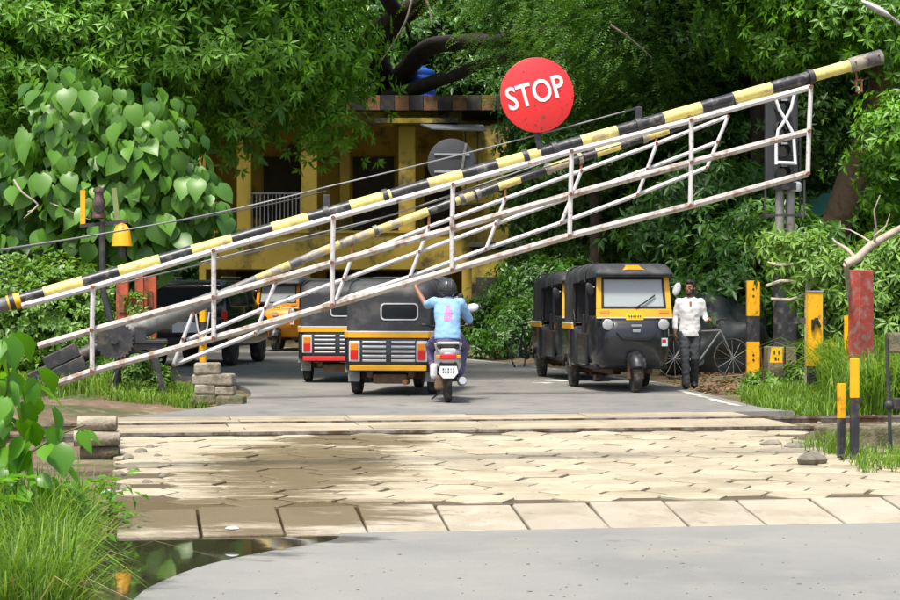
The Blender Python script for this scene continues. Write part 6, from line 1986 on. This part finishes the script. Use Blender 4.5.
simple_tree('young_tree', 'young tree whose leaves hang over the yellow marker post', 742, 36, 250, .07,
            [pb(735, 290, 36, .5), pb(760, 262, 36.3, .5), pb(715, 300, 36.5, .45), pb(775, 235, 36.5, .6), pb(800, 250, 36, .5)], 'broad', L=.2, W=.08, ca=.14, bark='bark')
def bush(name, label, px, d, blobs, kind, L, W, ca, K=6, cs=.2, group=None, fill=30, fs=.3):
    b = P(px, 300, d); o = (b.x, d, gz(b.x, d))
    t = thing(name, label, 'bush', o, 0, group)
    lv = Leaves(); whorls(lv, rel(blobs, o), K=K, L=L, W=W, clump_area=ca, per=7, csize=cs, fill=fill, fsize=fs)
    link('foliage', lv.mesh('foliage', L_[kind]), t)
    limbs(t, [([(o[0] + dx, o[1], -.1), (o[0] + dx * 1.5, o[1], .7)], .03, .012) for dx in (-.2, 0.05, .25)], o, 'bark', 'stem', 6)
    return t
bush('understory_bush', 'dark bush at the foot of the stained outbuilding', 500, 55.5, [pb(480, 322, 55.5, .7), pb(512, 318, 55.5, .8), pb(455, 326, 56, .7), pb(530, 300, 56, .9), pb(527, 270, 56.5, .7)], 'broad', .16, .07, .14)
bush('understory_bush', 'low bush with lit leaves beside the bicycle wheel', 505, 44.5, [pb(508, 338, 44.5, .45), pb(480, 345, 45, .35), pb(530, 325, 45.5, .7), pb(545, 290, 47, .9)], 'broad', .14, .06, .1)
bush('understory_bush', 'dark bush in the gap right of the white shirted pedestrian', 745, 38, [pb(760, 330, 38.5, .8), pb(720, 320, 39.5, .8), pb(790, 330, 38, .7), pb(690, 330, 40, .8), pb(830, 300, 37, .9), pb(650, 320, 42, .9), pb(605, 310, 44, .9)], 'broad', .16, .07, .16)
bush('understory_bush', 'dark bush under the leaning tree', 880, 34, [pb(870, 300, 34.5, .9), pb(920, 280, 34, .9), pb(840, 330, 34, .7)], 'broad', .16, .07, .14)
bush('vine_bush', 'pale green drooping vine smothering the twigs behind the yellow channel post', 825, 29.2,
     [pb(795, 258, 29.3, .30), pb(780, 245, 29.4, .22), pb(815, 262, 29.2, .40), pb(842, 278, 29.2, .45), pb(885, 290, 29, .5), pb(910, 265, 29, .5), pb(806, 285, 29.3, .28), pb(838, 305, 29.2, .38), pb(890, 250, 29.2, .3), pb(860, 330, 29.2, .5), pb(900, 340, 29, .5)], 'vine', .15, .045, .06, K=6, cs=.13, fill=40, fs=.18)
bush('verge_bush', 'low leafy weed clump around the concrete footing of the signal', 780, 29.6,
     [pb(762, 385, 29.8, .22), pb(803, 376, 29.4, .2), pb(775, 395, 29, .22), pb(752, 392, 29.8, .16)], 'vine', .10, .05, .03, cs=.08, fill=60, fs=.12)
# ---- far trees that close the view: shared crown meshes
far_meshes = []
for k in range(3):
    bl = []
    random.seed(40 + k)
    for j in range(13):
        zc = random.uniform(1.8, 13.0)
        bl.append((random.uniform(-2.4, 2.4), random.uniform(-1.6, 1.6), zc, random.uniform(1.5, 2.3), random.uniform(1.3, 2.0), random.uniform(1.3, 1.9)))
    lv = Leaves(); whorls(lv, bl, K=5, L=.30, W=.13, clump_area=.75, per=8, csize=.5, fill=9, fsize=.7)
    far_meshes.append(lv.mesh('crown', L_['broad' if k else 'feather']))
tk_mesh = MB().tube([(0, 0, -.2), (.1, 0, 4), (-.1, .1, 9), (.1, 0, 13)], [.38, .3, .22, .08], 9).mesh('trunk', M['bark_dark'], smooth=60)
spots = []
random.seed(5)
for i in range(15): spots.append((-32 + i * 4.6 + random.uniform(-1, 1), 73 + random.uniform(-2, 2)))
for i in range(14): spots.append((-31 + i * 4.9 + random.uniform(-1, 1), 82 + random.uniform(-2, 3)))
spots += [(6.5, 62), (10.5, 58), (15, 55), (13, 46), (17.5, 48), (4.6, 68), (-12.5, 64), (-16.5, 60), (-20.5, 56), (-14, 45.5), (-18.5, 44.5), (-24, 48), (-12.2, 39), (13.5, 37), (16.5, 41)]
for (x, y) in spots:
    t = thing('far_tree', 'tree in the dense green wood that closes the view behind the house', 'tree', (x, y, 0), random.uniform(0, 6.28), 'trees of the wood behind')
    s_ = random.uniform(.85, 1.1)
    t.scale = (s_, s_, s_)
    link('trunk', tk_mesh, t); link('crown', far_meshes[random.randrange(3)], t)

# ---- grass and the foreground plants
L_['straw'] = leafmat('straw', (.20, .16, .06), (.42, .36, .18), trans=.2)
def grass(lv_, pts, hmin, hmax, w, lean=.35, dry=.1):
    n = len(pts)
    h = RNG.uniform(hmin, hmax, n)
    a = RNG.uniform(0, 2 * math.pi, n)
    dr = np.stack([np.cos(a), np.sin(a), np.zeros(n)], 1)
    sd = np.stack([-np.sin(a + RNG.normal(0, .6, n)), np.cos(a), np.zeros(n)], 1)
    le = np.abs(RNG.normal(0, lean, n))[:, None]
    ww = (w * RNG.uniform(.6, 1.3, n))[:, None]
    H = h[:, None]
    p0 = pts; p1 = pts + UP * H * .5 + dr * H * le * .25; p2 = pts + UP * H * .85 + dr * H * le * .75; p3 = pts + UP * H * (1.0 - .35 * np.clip(le, 0, 1.4)) + dr * H * le * 1.35
    v = np.stack([p0 - sd * ww, p0 + sd * ww, p1 - sd * ww * .9, p1 + sd * ww * .9, p2 - sd * ww * .6, p2 + sd * ww * .6, p3], 1)
    b = np.arange(n)[:, None] * 7
    f = np.concatenate([b + np.array([q]) for q in ([0, 1, 3], [0, 3, 2], [2, 3, 5], [2, 5, 4], [4, 5, 6])], 1).reshape(-1, 3)
    t = RNG.uniform(0, .8, n) + (RNG.random(n) < dry) * .5
    lv_.add(v, f, np.repeat(t, 5))
def on_ground(xy, dz=0.0):
    z = ground_h(xy[:, 0], xy[:, 1]) + dz
    return np.column_stack([xy, z])
def tuft_pts(n, sampler, tufts, spread):
    c = sampler(tufts)
    k = RNG.integers(0, tufts, n)
    return c[k] + RNG.normal(0, spread, (n, 2))
# foreground mound of grass, left
def samp_front(n):
    y = RNG.uniform(9.6, 13.4, n)
    xe = -1.97 - (y - 10.4) * .155
    return np.stack([xe - np.abs(RNG.normal(0, .55, n)) - .02, y], 1)
lv = Leaves()
xy = tuft_pts(13000, samp_front, 420, .055)
grass(lv, on_ground(xy), .16, .46, .0045, .5, .12)
xy = tuft_pts(1600, samp_front, 120, .04)
grass(lv, on_ground(xy), .4, .68, .0045, .45, .3)
lvd = Leaves()
grass(lvd, on_ground(tuft_pts(1500, samp_front, 160, .05)), .12, .42, .004, .9, .6)
tag(link('dry_grass', lvd.mesh('dry_grass', L_['straw'])), 'dry straw blades bent among the long foreground grass', 'grass', kind='stuff')
tag(link('foreground_grass', lv.mesh('foreground_grass', L_['grass'])), 'long tangled green grass at the rim of the puddle', 'grass', kind='stuff')
# weeds among it
def weed(x, y, h, n, label, L=.12, W=.05, kind='front', group=None):
    o = (x, y, gz(x, y))
    t = thing('weed_plant', label, 'weed', o, 0, group)
    lv = Leaves()
    p = np.stack([RNG.normal(0, .10, n), RNG.normal(0, .10, n), RNG.uniform(.1, 1, n) * h], 1)
    lv.kite(p, rdir(n) * np.array([1, 1, .5]) - UP * .1, rdir(n) * .4 + UP, RNG.uniform(.7, 1.3, n) * L, RNG.uniform(.7, 1.2, n) * W, RNG.uniform(0, .9, n))
    link('foliage', lv.mesh('foliage', L_[kind]), t)
    for k in range(3):
        MB().tube([(0, 0, -.05), (random.uniform(-.1, .1), random.uniform(-.1, .1), h * .95)], [.008, .003], 5).build('stem', M['stem'], t)
    return t
weed(-2.42, 12.6, .5, 130, 'leafy weed growing through the foreground grass below the vine', .10, .05)
weed(-2.3, 13.4, .45, 110, 'leafy weed growing against the pile of concrete stubs', .09, .045)
weed(-2.62, 11.6, .62, 150, 'tall leafy weed at the dense end of the foreground grass', .12, .055)
# foreground vine with big leaves
fronts = [heart_mesh('leaf', L_['front'], 20 + k, curl=random.uniform(.1, .3)) for k in range(6)]
random.seed(21)
o = (-2.75, 12.3, gz(-2.75, 12.3))
vn = thing('foreground_vine', 'vine with big glossy bright green leaves rising above the foreground grass', 'vine', o)
blobs = [pb(5, 345, 12.1, .10, .25, .16), pb(20, 370, 12.1, .12, .2, .12), pb(12, 415, 12.0, .22, .2, .2), pb(50, 440, 12.0, .22, .2, .12), pb(75, 425, 12.2, .13, .15, .08), pb(25, 470, 11.9, .2, .2, .12), pb(-30, 400, 12.3, .3, .3, .4), pb(-40, 480, 12, .3, .3, .3)]
heart_plant(vn, o, rel(blobs, o), 125, .20, 125, fronts, L_['front'])
limbs(vn, [([o, P(-5, 440, 12.2), P(8, 380, 12.1), P(2, 330, 12.1)], .012, .005), ([o, P(20, 470, 12.1), P(50, 440, 12.1), P(85, 425, 12.1)], .012, .005), ([o, P(-30, 460, 12.2), P(-35, 380, 12.2)], .012, .006)], o, 'stem', 'stem', 6)
# verge grass left of the road, around the blocks and the pedestal
lv = Leaves()
def samp_left(n):
    px = RNG.uniform(105, 205, n); py = RNG.uniform(391, 405, n)
    d = CAMH * F / (py - HZ)
    return np.stack([(px - 450) / F * d, d], 1)
grass(lv, on_ground(tuft_pts(4200, samp_left, 190, .07)), .06, .20, .006, .5, .15)
def samp_left2(n):
    px = RNG.uniform(-60, 118, n); d = RNG.uniform(26.4, 29.5, n)
    return np.stack([(px - 450) / F * d, d], 1)
grass(lv, on_ground(tuft_pts(2600, samp_left2, 90, .10)), .10, .36, .007, .5, .15)
tag(link('left_verge_grass', lv.mesh('left_verge_grass', L_['grass'])), 'short bright grass around the gate pedestal and stacked blocks', 'grass', kind='stuff')
lv = Leaves()
def samp_r1(n):
    px = RNG.uniform(836, 960, n); d = RNG.uniform(26.6, 28.9, n)
    return np.stack([(px - 450) / F * d, d], 1)
grass(lv, on_ground(tuft_pts(3600, samp_r1, 110, .12)), .45, .95, .011, .6, .1)
def samp_r1b(n):
    px = RNG.uniform(842, 960, n); d = RNG.uniform(25.0, 25.9, n)
    return np.stack([(px - 450) / F * d, d], 1)
grass(lv, on_ground(tuft_pts(1500, samp_r1b, 60, .10)), .4, .85, .010, .6, .1)
def samp_r2(n):
    px = RNG.uniform(748, 960, n); d = RNG.uniform(24.9, 29.5, n)
    q = np.stack([(px - 450) / F * d, d], 1)
    return q[q[:, 0] > 4.15] if (q[:, 0] > 4.15).sum() > 10 else q
def samp_r2b(n):
    q = samp_r2(n * 2); return q[np.arange(n) % len(q)]
grass(lv, on_ground(tuft_pts(9000, samp_r2b, 380, .09)), .07, .24, .007, .5, .12)
tag(link('right_verge_grass', lv.mesh('right_verge_grass', L_['grass'])), 'tall arching grass around the red post and rest posts', 'grass', kind='stuff')
lv = Leaves()
def samp_r3(n):
    px = RNG.uniform(858, 960, n); d = RNG.uniform(16.6, 18.6, n)
    return np.stack([(px - 450) / F * d, d], 1)
grass(lv, on_ground(tuft_pts(1500, samp_r3, 60, .05), .0), .05, .22, .005, .5, .15)
xy = np.stack([RNG.normal((842 - 450) / F * 18.4, .07, 260), RNG.normal(18.5, .15, 260)], 1)
grass(lv, np.column_stack([xy, np.full(260, -.02)]), .08, .28, .005, .5)
xy = np.stack([RNG.normal((815 - 450) / F * 19.0, .10, 120), RNG.normal(19.2, .2, 120)], 1)
grass(lv, np.column_stack([xy, np.full(120, -.02)]), .05, .16, .005, .5)
tag(link('crossing_rim_grass', lv.mesh('crossing_rim_grass', L_['grass'])), 'small grass tufts around the foot of the twin bar post', 'grass', kind='stuff')
# leaf litter on the dark verge
lv = Leaves()
n = 1500
xy = np.stack([RNG.uniform(3.6, 6.5, n), RNG.uniform(30.2, 36, n)], 1)
xy = xy[(xy[:, 0] > 3.75)]
n = len(xy)
lv.kite(on_ground(xy, .015), rdir(n) * np.array([1, 1, .15]), UP + rdir(n) * .3, RNG.uniform(.06, .12, n), RNG.uniform(.03, .06, n), RNG.uniform(0, 1, n))
L_['litter'] = leafmat('leaf_litter', (.10, .05, .02), (.25, .15, .07), trans=.05)
tag(link('leaf_litter', lv.mesh('leaf_litter', L_['litter'])), 'brown fallen leaves on the verge behind the pedestrian', 'leaf litter', kind='stuff')
